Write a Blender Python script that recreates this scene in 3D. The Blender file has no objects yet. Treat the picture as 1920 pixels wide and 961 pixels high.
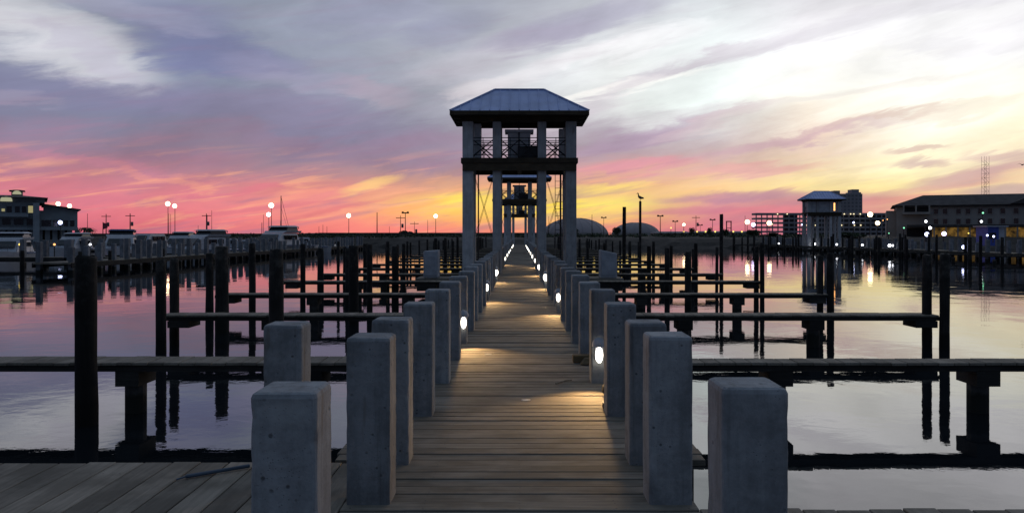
import bpy, bmesh, math, random
from math import sin, cos, pi, atan, atan2, radians, sqrt
from mathutils import Vector, Matrix
random.seed(7)
S = bpy.context.scene
COL = S.collection

# ------------------------------------------------------------------ camera
EYE = 1.58            # metres above the deck (deck = z 0)
F = 1500.0            # focal length in pixels of the 1920 px photograph
VX, VY = 974.0, 440.0 # where the pier vanishes
cam_data = bpy.data.cameras.new("camera")
cam = bpy.data.objects.new("camera", cam_data)
COL.objects.link(cam)
cam.location = (0, 0, EYE)
cam.rotation_euler = (radians(90), 0, 0)
cam_data.sensor_width = 36
cam_data.lens = 36 * F / 1920
cam_data.shift_x = -(VX - 960) / 1920
cam_data.shift_y = -(480.5 - VY) / 1920
cam_data.clip_start = 0.05
cam_data.clip_end = 8000
S.camera = cam
S.view_settings.view_transform = 'Standard'
S.view_settings.look = 'None'
S.view_settings.exposure = 0.0
S.view_settings.gamma = 1.0
S.view_settings.use_curve_mapping = False
S.cycles.max_bounces = 6
S.cycles.sample_clamp_indirect = 4.0

def at(px, D, z=0.0):
    """a world point D metres out in the direction of picture column px"""
    return Vector(((px - VX) * D / F, D, z))
def hz(py, D):
    """height of picture row py at distance D"""
    return EYE - (py - VY) * D / F

def lin(c, k=1.0):
    r = []
    for v in c[:3]:
        v = v / 255.0
        r.append((v / 12.92 if v <= 0.04045 else ((v + 0.055) / 1.055) ** 2.4) * k)
    return (r[0], r[1], r[2], 1.0)

# ------------------------------------------------------------------ dusk sky
world = bpy.data.worlds.new("World")
S.world = world
world.use_nodes = True
W = world.node_tree
W.nodes.clear()

class NT:
    def __init__(s, tree): s.t = tree
    def n(s, kind, **kw):
        nd = s.t.nodes.new(kind)
        for k, v in kw.items(): setattr(nd, k, v)
        return nd
    def put(s, sock, v):
        if hasattr(v, 'is_output') or isinstance(v, bpy.types.NodeSocket): s.t.links.new(v, sock)
        else: sock.default_value = v
    def m(s, op, a, b=0.0, c=0.0, clamp=False):
        nd = s.n('ShaderNodeMath', operation=op, use_clamp=clamp)
        s.put(nd.inputs[0], a); s.put(nd.inputs[1], b); s.put(nd.inputs[2], c)
        return nd.outputs[0]
    def mix(s, f, a, b, mode='MIX'):
        nd = s.n('ShaderNodeMix', data_type='RGBA', blend_type=mode)
        nd.clamp_result = False
        s.put(nd.inputs['Factor'], f)
        s.put(nd.inputs[6], a); s.put(nd.inputs[7], b)
        return nd.outputs[2]
    def smooth(s, v, a, b, lo=0.0, hi=1.0, kind='SMOOTHSTEP'):
        nd = s.n('ShaderNodeMapRange', interpolation_type=kind)
        s.put(nd.inputs[0], v)
        for i, q in enumerate((a, b, lo, hi)): s.put(nd.inputs[i + 1], q)
        return nd.outputs[0]
    def xyz(s, x, y, z=0.0):
        nd = s.n('ShaderNodeCombineXYZ')
        s.put(nd.inputs[0], x); s.put(nd.inputs[1], y); s.put(nd.inputs[2], z)
        return nd.outputs[0]
    def sep(s, v):
        nd = s.n('ShaderNodeSeparateXYZ'); s.put(nd.inputs[0], v); return nd.outputs
    def noise(s, vec, scale, detail=4.0, rough=0.55, dist=0.0):
        nd = s.n('ShaderNodeTexNoise')
        s.put(nd.inputs['Vector'], vec)
        nd.inputs['Scale'].default_value = scale; nd.inputs['Detail'].default_value = detail
        nd.inputs['Roughness'].default_value = rough; nd.inputs['Distortion'].default_value = dist
        return nd.outputs[0]
    def ramp(s, fac, stops, interp='LINEAR'):
        nd = s.n('ShaderNodeValToRGB'); cr = nd.color_ramp; cr.interpolation = interp
        s.put(nd.inputs[0], fac)
        while len(cr.elements) > 1: cr.elements.remove(cr.elements[-1])
        cr.elements[0].position, cr.elements[0].color = stops[0][0], stops[0][1]
        for p, c in stops[1:]:
            e = cr.elements.new(p); e.color = c
        return nd.outputs[0]

k = NT(W)
tc = k.n('ShaderNodeTexCoord')
x, y, z = k.sep(tc.outputs['Generated'])[:3]
az = k.m('ARCTAN2', x, y)
el = k.m('ARCSINE', z)
el = k.m('ABSOLUTE', el)
def sky_pt(px, py):
    a = atan((px - VX) / F)
    return a, atan((VY - py) / F * cos(a))

# slanting coordinates that follow the drift of the cloud streaks (they rise to the right)
sl = k.m('SUBTRACT', el, k.m('MULTIPLY', az, 0.16))
w1 = k.noise(k.xyz(k.m('MULTIPLY', az, 1.0), k.m('MULTIPLY', sl, 4.0), 3.1), 3.2, 6, 0.58, 0.4)
w2 = k.noise(k.xyz(k.m('MULTIPLY', az, 1.0), k.m('MULTIPLY', sl, 5.0), 9.7), 8.0, 6, 0.62, 0.6)
w3 = k.noise(k.xyz(k.m('MULTIPLY', az, 1.0), k.m('MULTIPLY', sl, 3.0), 5.7), 2.2, 3, 0.5, 0.2)
d1 = k.m('SUBTRACT', w1, 0.5); d2 = k.m('SUBTRACT', w2, 0.5); d3 = k.m('SUBTRACT', w3, 0.5)
lift = k.smooth(el, 0.0, 0.14)                       # streaks stay thin near the horizon
amp = k.m('ADD', 0.028, k.m('MULTIPLY', lift, 0.055))
wel = k.m('ADD', el, k.m('MULTIPLY', k.m('ADD', d1, k.m('MULTIPLY', d2, 0.55)), amp))
waz = k.m('ADD', az, k.m('ADD', k.m('MULTIPLY', d3, 0.055), k.m('MULTIPLY', d2, 0.05)))

rows = [440, 425, 405, 380, 350, 315, 280, 235, 180, 110, 30]
els = [(VY - r) / F * 0.95 for r in rows] + [0.40, 0.70, 1.20]
ELMAX = 1.25
# per azimuth: colours of the rows above, then of 23, 40 and 69 degrees up; second value scales beyond white
back_lo, back_hi, zen = (86, 104, 140), (112, 130, 166), (134, 146, 176)
cols = [
 (-3.1416, [(92, 100, 132), (92, 102, 134), (94, 104, 138), (96, 108, 142), (98, 112, 146), (100, 114, 150), (102, 116, 152), (104, 118, 154), (106, 122, 158), (108, 124, 160), (112, 128, 164), (116, 132, 168), (122, 137, 172), zen]),
 (-1.50, [(110, 92, 122), (112, 94, 126), (114, 96, 130), (114, 98, 134), (114, 100, 138), (112, 104, 142), (112, 108, 146), (112, 112, 150), (114, 118, 154), (116, 122, 158), (118, 126, 160), (120, 132, 166), (126, 138, 170), zen]),
 (-0.576, [(186, 84, 108), (206, 94, 116), (220, 104, 124), (222, 114, 132), (212, 120, 138), (196, 116, 138), (160, 118, 150), (137, 123, 158), (134, 129, 162), (152, 150, 172), (172, 172, 188), (128, 132, 162), (128, 137, 168), zen]),
 (-0.40, [(210, 92, 104), (228, 102, 112), (238, 112, 122), (234, 118, 128), (220, 122, 136), (204, 118, 140), (160, 118, 148), (136, 122, 154), (130, 126, 158), (128, 128, 162), (136, 138, 170), (126, 132, 162), (128, 137, 168), zen]),
 (-0.22, [(236, 106, 104), (246, 122, 110), (250, 138, 120), (240, 132, 126), (232, 140, 132), (200, 132, 146), (158, 128, 154), (146, 130, 160), (148, 138, 164), (152, 150, 178), (150, 150, 176), (132, 136, 164), (130, 138, 168), zen]),
 (-0.09, [(242, 108, 102), (248, 132, 104), (254, 188, 78), (252, 206, 92), (236, 168, 120), (206, 138, 140), (176, 138, 156), (168, 148, 170), (176, 164, 182), (178, 172, 190), (166, 163, 186), (142, 146, 172), (134, 140, 168), zen]),
 (0.02, [(246, 128, 106), (252, 158, 102), (255, 204, 84), (255, 222, 80), (240, 170, 120), (222, 142, 148), (196, 148, 168), (190, 162, 180), (220, 208, 214), (214, 208, 218), (178, 172, 190), (158, 158, 180), (140, 144, 170), zen]),
 (0.13, [(238, 120, 122), (246, 146, 122), (254, 200, 110), (255, 232, 108), (248, 188, 128), (232, 150, 152), (200, 154, 168), (196, 168, 184), (236, 226, 226), (240, 234, 236), (206, 200, 212), (176, 176, 192), (146, 150, 174), zen]),
 (0.24, [(228, 116, 134), (232, 126, 142), (226, 136, 146), (218, 142, 150), (248, 204, 142), (232, 166, 160), (214, 174, 178), (222, 200, 206), (250, 246, 244), (250, 248, 250), (226, 222, 228), (190, 190, 200), (150, 154, 176), zen]),
 (0.35, [(206, 112, 132), (222, 124, 138), (230, 136, 144), (224, 150, 146), (250, 226, 150), (246, 218, 170), (236, 204, 184), (252, 238, 218), (255, 253, 240), (252, 250, 251), (230, 228, 234), (200, 200, 208), (154, 158, 178), zen]),
 (0.46, [(196, 112, 128), (212, 126, 134), (226, 142, 140), (244, 190, 150), (254, 232, 158), (254, 242, 190), (253, 243, 212), (254, 249, 236), (255, 254, 244), (250, 249, 250), (232, 231, 236), (202, 202, 210), (156, 160, 180), zen]),
 (0.566, [(180, 120, 130), (196, 134, 136), (216, 158, 146), (238, 196, 154), (244, 208, 160), (232, 206, 168), (250, 236, 196), (255, 249, 224), (255, 254, 240), (248, 246, 247), (230, 228, 234), (198, 200, 210), (154, 158, 180), zen]),
 (1.05, [(140, 104, 124), (152, 112, 130), (166, 122, 138), (172, 130, 144), (176, 138, 150), (180, 148, 156), (184, 158, 166), (184, 166, 176), (182, 172, 184), (180, 174, 188), (176, 174, 190), (166, 170, 188), (148, 154, 178), zen]),
 (1.80, [(100, 94, 124), (102, 98, 128), (104, 102, 132), (106, 106, 136), (108, 110, 142), (110, 114, 146), (112, 118, 150), (114, 122, 154), (116, 126, 158), (118, 130, 162), (122, 134, 166), (126, 138, 170), (130, 142, 172), zen]),
 (3.1416, None),
]
cols[-1] = (3.1416, cols[0][1])
def boost(az0, i):
    """how far past white the afterglow runs on the right"""
    s = 0.0
    a = max(0.0, 1 - abs(az0 - 0.46) / 0.34)
    e = max(0.0, 1 - abs(i - 7.6) / 4.6)
    return 1 + 0.10 * a * e * (1 if i < 9 else .45)
fac = k.m('DIVIDE', wel, ELMAX, clamp=True)
prev = None
for a0, rowcols in cols:
    dim = 0.43 if abs(a0) > 1.9 else 0.45 if abs(a0) > 1.3 else 0.8 if abs(a0) > 1.0 else 1.0
    stops = []
    for i, rc in enumerate(rowcols):
        g_ = (rc[0] + rc[1] + rc[2]) / 3
        ds = 0.12 if i < 5 else 0.18 if abs(a0) < 1 and i < 9 else 0.3
        if abs(a0) > 1: ds = 0
        rc = tuple(v + (g_ - v) * ds + (10 if i < 4 and a0 < .1 else 0) for v in rc)
        if a0 < .3 and a0 > -1.3 and i >= 5: rc = (rc[0] - (14 if i < 6 else 11 if i < 9 else 6), rc[1] + 2, rc[2])
        if -1.3 < a0 < .2 and i >= 8: rc = (rc[0] + 7, rc[1] + 6, rc[2] + 6)
        if abs(a0) > 1.3: rc = (rc[0] * .93, rc[1] * 1.02, rc[2])
        dm = dim if i < 12 else (0.7 if i == 13 else 0.5 + .5 * dim)
        stops.append((els[i] / ELMAX, lin(tuple(min(255, v) for v in rc), boost(a0, i) * dm)))
    out = k.ramp(fac, stops, 'EASE' if False else 'LINEAR')
    if prev is None: base = out
    else: base = k.mix(k.smooth(waz, prev, a0, kind='LINEAR'), base, out)
    prev = a0

# broad cloud masses and gaps: centre, half sizes (photo px), tilt, colour, strength, edge softness
def patch(base, px, py, rx, ry, tilt, colour, s, soft=1.0, k2=1.0, lobes=1.0):
    a, e = sky_pt(px, py)
    dx = k.m('SUBTRACT', waz, a); dy = k.m('SUBTRACT', wel, e)
    t = radians(tilt); ct, st = cos(t), sin(t)
    ux = k.m('DIVIDE', k.m('ADD', k.m('MULTIPLY', dx, ct), k.m('MULTIPLY', dy, st)), rx / F)
    uy = k.m('DIVIDE', k.m('SUBTRACT', k.m('MULTIPLY', dy, ct), k.m('MULTIPLY', dx, st)), ry / F)
    r = k.m('ADD', k.m('MULTIPLY', ux, ux), k.m('MULTIPLY', uy, uy))
    r = k.m('ADD', r, k.m('MULTIPLY', k.m('ADD', d2, d1), -2.2 * lobes))
    msk = k.smooth(r, 1 - soft, 1 + soft * 1.1, s * .88, 0.0)
    return k.mix(msk, base, lin(colour, k2))
P = [
 (60, 62, 150, 46, -14, (212, 212, 218), .9), (150, 90, 90, 18, -20, (180, 176, 196), .5),
 (400, 90, 130, 34, -12, (112, 116, 160), .75), (290, 20, 120, 26, 0, (132, 134, 172), .6),
 (500, 130, 80, 26, -14, (150, 148, 176), .6), (100, 165, 190, 30, -4, (128, 124, 158), .6),
 (520, 215, 260, 34, -6, (136, 126, 158), .6), (690, 180, 70, 16, -8, (174, 160, 176), .7),
 (20, 182, 46, 14, -8, (158, 150, 172), .6), (700, 30, 130, 34, 10, (146, 146, 176), .5),
 (840, 60, 90, 30, 20, (138, 138, 170), .45), (640, 282, 230, 18, -6, (148, 122, 150), .6),
 (800, 270, 110, 28, -4, (150, 128, 154), .55),
 (880, 128, 110, 26, 18, (204, 200, 212), .6), (560, 160, 90, 18, -6, (164, 160, 184), .5), (250, 20, 110, 20, -8, (176, 176, 196), .45), (900, 165, 70, 12, 16, (226, 216, 220), .5),
 (1090, 40, 150, 26, 14, (164, 160, 184), .7), (1000, 75, 110, 22, 12, (170, 164, 186), .7),
 (1010, 130, 150, 12, 17, (236, 232, 236), .6), (1200, 80, 120, 20, 12, (250, 248, 250), .6),
 (1290, 118, 160, 9, 15, (206, 200, 210), .8), (1480, 70, 210, 12, 9, (226, 222, 228), .75), (1700, 30, 260, 16, 6, (226, 224, 230), .7), (1820, 70, 120, 8, 8, (238, 236, 240), .6),
 (1160, 165, 150, 12, 10, (255, 252, 246), .7), (1240, 140, 120, 9, 20, (214, 208, 216), .7), (1420, 90, 90, 9, 14, (214, 210, 218), .6), (1080, 210, 90, 12, 16, (206, 190, 204), .5),
 (1190, 252, 110, 17, 10, (178, 152, 178), .85), (1340, 228, 110, 9, 10, (212, 190, 198), .7),
 (1560, 190, 200, 10, 9, (236, 228, 222), .6), (1760, 215, 140, 8, 6, (240, 228, 206), .6),
 (1480, 272, 170, 10, 8, (202, 166, 178), .8), (1640, 236, 120, 5, 9, (226, 200, 190), .7),
 (1190, 315, 110, 13, 2, (224, 148, 164), .75), (1400, 322, 120, 9, 5, (226, 164, 166), .75),
 (1390, 368, 120, 10, 2, (178, 126, 156), .85), (1560, 372, 110, 9, 4, (194, 130, 152), .7),
 (1290, 398, 90, 7, 2, (206, 124, 148), .7), (1460, 396, 90, 9, 2, (232, 130, 146), .7),
 (1300, 362, 60, 6, 5, (240, 200, 130), .5),
 (1735, 278, 44, 5, 3, (208, 178, 170), .8), (1745, 300, 40, 6, 3, (196, 166, 164), .8),
 (1850, 322, 90, 12, 8, (190, 148, 158), .85), (1780, 346, 90, 6, 5, (214, 166, 158), .7),
 (1905, 285, 50, 8, -4, (204, 172, 170), .7), (1900, 352, 60, 8, 4, (176, 152, 164), .7),
 (1680, 372, 60, 9, 4, (220, 140, 146), .7),
 (690, 346, 60, 9, 18, (255, 206, 134), .9), (560, 366, 100, 6, 10, (250, 160, 136), .6),
 (310, 330, 90, 6, -14, (240, 160, 136), .55), (470, 392, 120, 5, 6, (214, 116, 134), .6),
 (180, 300, 120, 9, -6, (204, 128, 150), .5), (120, 372, 140, 9, 3, (204, 118, 140), .5),
 (600, 400, 120, 5, 14, (226, 120, 130), .5), (420, 355, 120, 6, 6, (226, 120, 140), .6),
 (860, 375, 60, 12, 6, (255, 224, 96), .8), (1010, 385, 70, 18, 0, (255, 216, 66), .6),
 (1130, 352, 90, 9, 3, (255, 226, 120), .8), (770, 392, 70, 6, 12, (254, 168, 104), .6),
]
for q in P:
    base = patch(base, *q, k2=(1.15 if sum(q[5]) > 735 else 1.0), lobes=(0.28 if q[3] < 14 else .55))

# fine streaks of purple-grey cloud over the whole band
st1 = k.noise(k.xyz(k.m('MULTIPLY', waz, 1.0), k.m('MULTIPLY', sl, 9.0), 1.3), 7.0, 7, 0.6, 0.5)
cloudm = k.smooth(st1, 0.47, 0.68, 0.0, 0.62)
low = k.smooth(el, 0.17, 0.05, 0.25, 1.0)
right = k.smooth(az, .12, .34, 1.0, .35)
base = k.mix(k.m('MULTIPLY', k.m('MULTIPLY', cloudm, low), right), base, k.mix(0.72, base, lin((158, 120, 148))), 'MIX')
st3 = k.noise(k.xyz(k.m('MULTIPLY', waz, 1.0), k.m('MULTIPLY', sl, 10.0), 33.0), 9.0, 6, 0.6, 0.5)
band = k.m('MULTIPLY', k.smooth(el, .115, .06), k.smooth(az, .3, -.1, .2, 1.0))
base = k.mix(k.m('MULTIPLY', k.smooth(st3, .50, .70, 0.0, .6), band), base, lin((255, 178, 140)))
st2 = k.noise(k.xyz(k.m('MULTIPLY', waz, 1.0), k.m('MULTIPLY', sl, 3.0), 21.0), 5.0, 8, 0.58, 0.3)
tone = k.smooth(st2, 0.3, 0.7, 0.84, 1.18, 'LINEAR')
tcol = k.n('ShaderNodeVectorMath', operation='SCALE')
k.put(tcol.inputs[0], base); k.put(tcol.inputs[3], tone)
# the physical sky with the sun already under the horizon adds its faint blue
nish = k.n('ShaderNodeTexSky', sky_type='NISHITA')
nish.sun_disc = False
nish.sun_elevation = radians(-3.0)
nish.sun_rotation = radians(20)
bg1 = k.n('ShaderNodeBackground'); W.links.new(tcol.outputs[0], bg1.inputs[0]); bg1.inputs[1].default_value = 1.0
bg2 = k.n('ShaderNodeBackground'); W.links.new(nish.outputs[0], bg2.inputs[0]); bg2.inputs[1].default_value = 0.05
add = k.n('ShaderNodeAddShader'); W.links.new(bg1.outputs[0], add.inputs[0]); W.links.new(bg2.outputs[0], add.inputs[1])
wo = k.n('ShaderNodeOutputWorld'); W.links.new(add.outputs[0], wo.inputs[0])
world.cycles.sampling_method = 'MANUAL'
world.cycles.sample_map_resolution = 1024

# ------------------------------------------------------------------ materials
def newmat(name):
    m = bpy.data.materials.new(name); m.use_nodes = True
    t = m.node_tree; t.nodes.clear()
    q = NT(t)
    b = q.n('ShaderNodeBsdfPrincipled'); o = q.n('ShaderNodeOutputMaterial')
    t.links.new(b.outputs[0], o.inputs[0])
    return m, q, b
def bump(q, b, h, strength, dist):
    bp = q.n('ShaderNodeBump'); bp.inputs['Strength'].default_value = strength; bp.inputs['Distance'].default_value = dist
    q.put(bp.inputs['Height'], h); q.t.links.new(bp.outputs[0], b.inputs['Normal'])
def objcoord(q, spread=37.0):
    tcn = q.n('ShaderNodeTexCoord'); oi = q.n('ShaderNodeObjectInfo')
    va = q.n('ShaderNodeVectorMath', operation='ADD')
    q.put(va.inputs[0], tcn.outputs['Object'])
    r = q.m('MULTIPLY', oi.outputs['Random'], spread)
    q.put(va.inputs[1], q.xyz(r, r, r))
    return va.outputs[0], oi.outputs['Random']

def wet(q, b, col, c, z0=-.46, z1=-.34):
    ge = q.n('ShaderNodeNewGeometry'); pz = q.sep(ge.outputs['Position'])[2]
    nn = q.noise(ge.outputs['Position'], 5.0, 3, .6)
    f = q.smooth(q.m('ADD', pz, q.m('MULTIPLY', q.m('SUBTRACT', nn, .5), .22)), z0, z1, 1.0, 0.0)
    return q.mix(f, col, c)
def wood_mat(name, c1, c2, rough=0.85, axis='X', rand=0.45, stain=0.5):
    m, q, b = newmat(name)
    v, rnd = objcoord(q)
    xx, yy, zz = q.sep(v)[:3]
    s = [14.0, 14.0, 14.0]
    i = 'XYZ'.index(axis); s[i] = 0.9
    g = q.noise(q.xyz(q.m('MULTIPLY', xx, s[0]), q.m('MULTIPLY', yy, s[1]), q.m('MULTIPLY', zz, s[2])), 2.2, 6, 0.65, 0.8)
    big = q.noise(v, 1.7, 4, 0.6)
    col = q.mix(q.smooth(g, 0.3, 0.7), c1 + (1,), c2 + (1,))
    dark = q.smooth(big, 0.62, 0.38, 0.0, stain)
    col = q.mix(dark, col, (c1[0] * .5, c1[1] * .5, c1[2] * .48, 1))
    if axis == 'Z':
        col = wet(q, b, col, (.006, .006, .005, 1), -.42, -.28)
        ge = q.n('ShaderNodeNewGeometry'); pz = q.sep(ge.outputs['Position'])[2]
        gr = q.noise(ge.outputs['Position'], 7.0, 4, .65)
        col = q.mix(q.m('MULTIPLY', q.smooth(pz, .2, 1.2), q.smooth(gr, .45, .7, 0, .75)), col, (.075, .068, .06, 1))
    rn = q.smooth(rnd, 0, 1, 1 - rand, 1 + rand * .6, 'LINEAR')
    sc = q.n('ShaderNodeVectorMath', operation='SCALE'); q.put(sc.inputs[0], col); q.put(sc.inputs[3], rn)
    q.t.links.new(sc.outputs[0], b.inputs['Base Color'])
    b.inputs['Roughness'].default_value = rough
    b.inputs['Specular IOR Level'].default_value = 0.3
    bump(q, b, g, 0.5, 0.004)
    return m
M = {}
M['deck'] = wood_mat('weathered_deck_wood', (.16, .14, .112), (.255, .225, .182), rand=.15, stain=.6)
M['beam'] = wood_mat('dark_beam_wood', (.022, .020, .018), (.05, .045, .04), axis='X', stain=.6)
M['post'] = wood_mat('tarred_post_wood', (.012, .011, .010), (.032, .028, .024), axis='Z', stain=.6)
M['tower_wood'] = wood_mat('tower_timber', (.05, .036, .022), (.09, .066, .042), axis='X')
M['block'] = wood_mat('fresh_block_wood', (.17, .12, .06), (.26, .19, .10), axis='X')
M['hull_dark'] = None

def concrete_mat(name, c, pits=True, var=0.25, streaks=0.0):
    m, q, b = newmat(name)
    v, rnd = objcoord(q)
    n1 = q.noise(v, 3.0, 6, 0.62)
    n2 = q.noise(v, 40.0, 4, 0.7)
    xx, yy, zz = q.sep(v)[:3]
    n3 = q.noise(q.xyz(q.m('MULTIPLY', xx, 9.0), q.m('MULTIPLY', yy, 9.0), q.m('MULTIPLY', zz, .8)), 1.3, 4, .6)
    f = q.m('ADD', q.m('MULTIPLY', n1, .55), q.m('ADD', q.m('MULTIPLY', n2, .2), q.m('MULTIPLY', n3, .25)))
    lo = tuple(a * (1 - var * 1.4) for a in c) + (1,); hi = tuple(min(1, a * (1 + var * 1.2)) for a in c) + (1,)
    col = q.mix(q.smooth(f, .36, .64), lo, hi)
    h = n2
    if pits:
        vo = q.n('ShaderNodeTexVoronoi'); vo.inputs['Scale'].default_value = 17.0; q.put(vo.inputs['Vector'], v)
        gate = q.noise(v, 6.0, 2, .5)
        p = q.m('MULTIPLY', q.smooth(vo.outputs['Distance'], .20, .08), q.smooth(gate, .48, .58))
        vo2 = q.n('ShaderNodeTexVoronoi'); vo2.inputs['Scale'].default_value = 60.0; q.put(vo2.inputs['Vector'], v)
        p2 = q.m('MULTIPLY', q.smooth(vo2.outputs['Distance'], .22, .1), q.smooth(gate, .42, .6, 0, .55))
        p = q.m('MAXIMUM', p, p2)
        col = q.mix(q.m('MULTIPLY', p, .75), col, (c[0] * .2, c[1] * .2, c[2] * .2, 1))
        h = q.m('SUBTRACT', q.m('MULTIPLY', n2, .5), p)
    if streaks:
        sn = q.noise(q.xyz(q.m('MULTIPLY', xx, 16.0), q.m('MULTIPLY', yy, 16.0), q.m('MULTIPLY', zz, .55)), 1.0, 5, .65)
        col = q.mix(q.smooth(sn, .52, .72, 0, streaks), col, (c[0] * .42, c[1] * .40, c[2] * .36, 1))
        dn = q.noise(v, 1.9, 5, .65)
        col = q.mix(q.smooth(dn, .56, .70, 0, streaks * .8), col, (min(1, c[0] * 1.6), min(1, c[1] * 1.58), min(1, c[2] * 1.5), 1))
        rst = q.noise(q.xyz(q.m('MULTIPLY', xx, 9.0), q.m('MULTIPLY', yy, 9.0), q.m('MULTIPLY', zz, 1.6)), 1.2, 3, .5)
        col = q.mix(q.smooth(rst, .66, .74, 0, .35), col, (.12, .07, .04, 1))
    col = wet(q, b, col, (.02, .021, .017, 1))
    rn = q.smooth(rnd, 0, 1, .74, 1.16, 'LINEAR')
    sc = q.n('ShaderNodeVectorMath', operation='SCALE'); q.put(sc.inputs[0], col); q.put(sc.inputs[3], rn)
    q.t.links.new(sc.outputs[0], b.inputs['Base Color'])
    b.inputs['Roughness'].default_value = .85; b.inputs['Specular IOR Level'].default_value = .3
    bump(q, b, h, .55, .006)
    return m
M['concrete'] = concrete_mat('pile_concrete', (.235, .245, .255), streaks=.6)
M['concrete_far'] = concrete_mat('far_concrete', (.17, .175, .19), False)
M['concrete_dark'] = concrete_mat('damp_concrete', (.11, .105, .10), False)
M['column'] = concrete_mat('tower_column_concrete', (.40, .40, .405), True, .15, .3)

def plain(name, c, rough=.6, metal=0.0, var=.18, scale=3.0):
    m, q, b = newmat(name)
    v, rnd = objcoord(q)
    n = q.noise(v, scale, 5, .6)
    lo = tuple(a * (1 - var) for a in c) + (1,); hi = tuple(min(1, a * (1 + var)) for a in c) + (1,)
    q.t.links.new(q.mix(q.smooth(n, .3, .7), lo, hi), b.inputs['Base Color'])
    b.inputs['Roughness'].default_value = rough; b.inputs['Metallic'].default_value = metal
    return m
M['white_paint'] = plain('white_cabinet_paint', (.62, .63, .66), .6)
M['roof_metal'] = plain('galvanised_roof', (.36, .44, .68), .45, .25, .12, 1.5)
M['steel'] = plain('grey_steel', (.12, .12, .125), .5, .6)
M['dark_steel'] = plain('dark_steel', (.03, .03, .032), .5, .5)
M['cabinet'] = plain('cabinet_paint', (.33, .34, .37), .6)
M['boat_white'] = plain('boat_gelcoat', (.38, .39, .42), .35, 0, .06)
M['boat_blue'] = plain('boat_blue_canvas', (.05, .09, .2), .7, 0, .2)
M['dark_glass'] = plain('dark_window_glass', (.012, .014, .018), .12, 0, .1)
M['land'] = plain('shore_ground', (.045, .042, .034), .95, 0, .5, .15)
M['bank'] = plain('bank_ground', (.022, .019, .015), .95, 0, .55, 1.6)
M['wall_far'] = plain('seawall_concrete', (.07, .062, .055), .9, 0, .3, .4)
M['bldg'] = plain('stucco_wall', (.27, .25, .23), .85, 0, .12, .3)
M['bldg_blue'] = plain('painted_siding', (.22, .25, .27), .8, 0, .15, .6)
M['bldg_roof'] = plain('dark_shingle_roof', (.055, .05, .05), .9, 0, .3, .8)
M['hotel'] = plain('hotel_wall', (.28, .26, .27), .85, 0, .1, .05)
M['dome'] = plain('dome_fabric', (.30, .26, .26), .7, 0, .08, .05)
M['foliage'] = plain('leaf_green', (.035, .05, .022), .8, 0, .5, 2.0)
M['bark'] = plain('bark', (.06, .045, .035), .9, 0, .3, 6.0)
M['feather'] = plain('feather_grey', (.07, .065, .06), .8, 0, .4, 20.0)
M['twig'] = plain('blue_plastic_rod', (.05, .08, .12), .5)
M['dropping'] = plain('white_splash', (.7, .7, .68), .9)
M['black'] = plain('black_rubber', (.01, .01, .01), .6)
M['flag'] = plain('faded_red_cloth', (.3, .06, .08), .8)
M['rail_shadow'] = plain('dark_shade_opening', (.015, .015, .017), .9)  # near-black colour for the painted balcony shade and the dark entry

def glow(name, c, s):
    m = bpy.data.materials.new(name); m.use_nodes = True
    t = m.node_tree; t.nodes.clear()
    e = t.nodes.new('ShaderNodeEmission'); o = t.nodes.new('ShaderNodeOutputMaterial')
    e.inputs[0].default_value = c + (1,); e.inputs[1].default_value = s
    t.links.new(e.outputs[0], o.inputs[0]); return m
M['lens'] = glow('deck_light_lens', (1, .93, .8), 7.0)
M['g_warm'] = glow('sodium_lamp_glow', (1, .74, .42), 9.0)
M['g_white'] = glow('white_lamp_glow', (.9, .92, 1), 7.0)
M['g_blue'] = glow('bluish_lamp_glow', (.55, .6, 1), 6.0)
M['g_violet'] = glow('violet_lamp_glow', (.75, .6, 1), 6.0)
M['g_green'] = glow('green_lamp_glow', (.3, 1, .55), 1.6)
M['g_orange'] = glow('orange_lamp_glow', (1, .45, .15), 2.2)
M['g_yellow'] = glow('yellow_lamp_glow', (1, .72, .15), 1.8)
M['g_pale'] = glow('pale_lamp_glow', (1, .85, .5), 1.6)
M['hotel_glass'] = plain('hotel_window_glass', (.15, .14, .15), .4, 0, .1)
M['lit_window'] = glow('lit_window_yellow', (.62, .56, .28), .5)
M['lit_pale'] = glow('lit_window_pale', (.62, .62, .40), .6)
def lit_wall():
    m, q, b = newmat('lit_shopfront')
    v, r = objcoord(q, 0)
    n = q.noise(v, .55, 4, .7)
    b.inputs['Base Color'].default_value = (.25, .18, .08, 1)
    q.t.links.new(q.mix(q.smooth(n, .35, .68), (.02, .012, .004, 1), (.50, .27, .05, 1)), b.inputs['Emission Color'])
    b.inputs['Emission Strength'].default_value = .36
    return m
M['shopfront'] = lit_wall()

def water_mat():
    m, q, b = newmat('harbour_water')
    tcn = q.n('ShaderNodeTexCoord'); v = tcn.outputs['Object']
    xx, yy, zz = q.sep(v)[:3]
    b.inputs['Base Color'].default_value = (.008, .011, .014, 1)
    b.inputs['Roughness'].default_value = .015
    b.inputs['IOR'].default_value = 2.6
    n1 = q.noise(q.xyz(xx, q.m('MULTIPLY', yy, 1.0), 0.0), .55, 3, .5, .3)
    n2 = q.noise(q.xyz(xx, q.m('MULTIPLY', yy, 1.25), 5.0), 3.2, 4, .55, .4)
    patchy = q.noise(q.xyz(q.m('MULTIPLY', xx, .35), yy, 9.0), .16, 3, .5)
    am = q.smooth(patchy, .40, .60, .12, 1.25)
    h = q.m('ADD', q.m('MULTIPLY', n1, .9), q.m('MULTIPLY', q.m('MULTIPLY', n2, am), .16))
    bump(q, b, h, 1.0, .0085)
    return m
M['water'] = water_mat()

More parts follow.
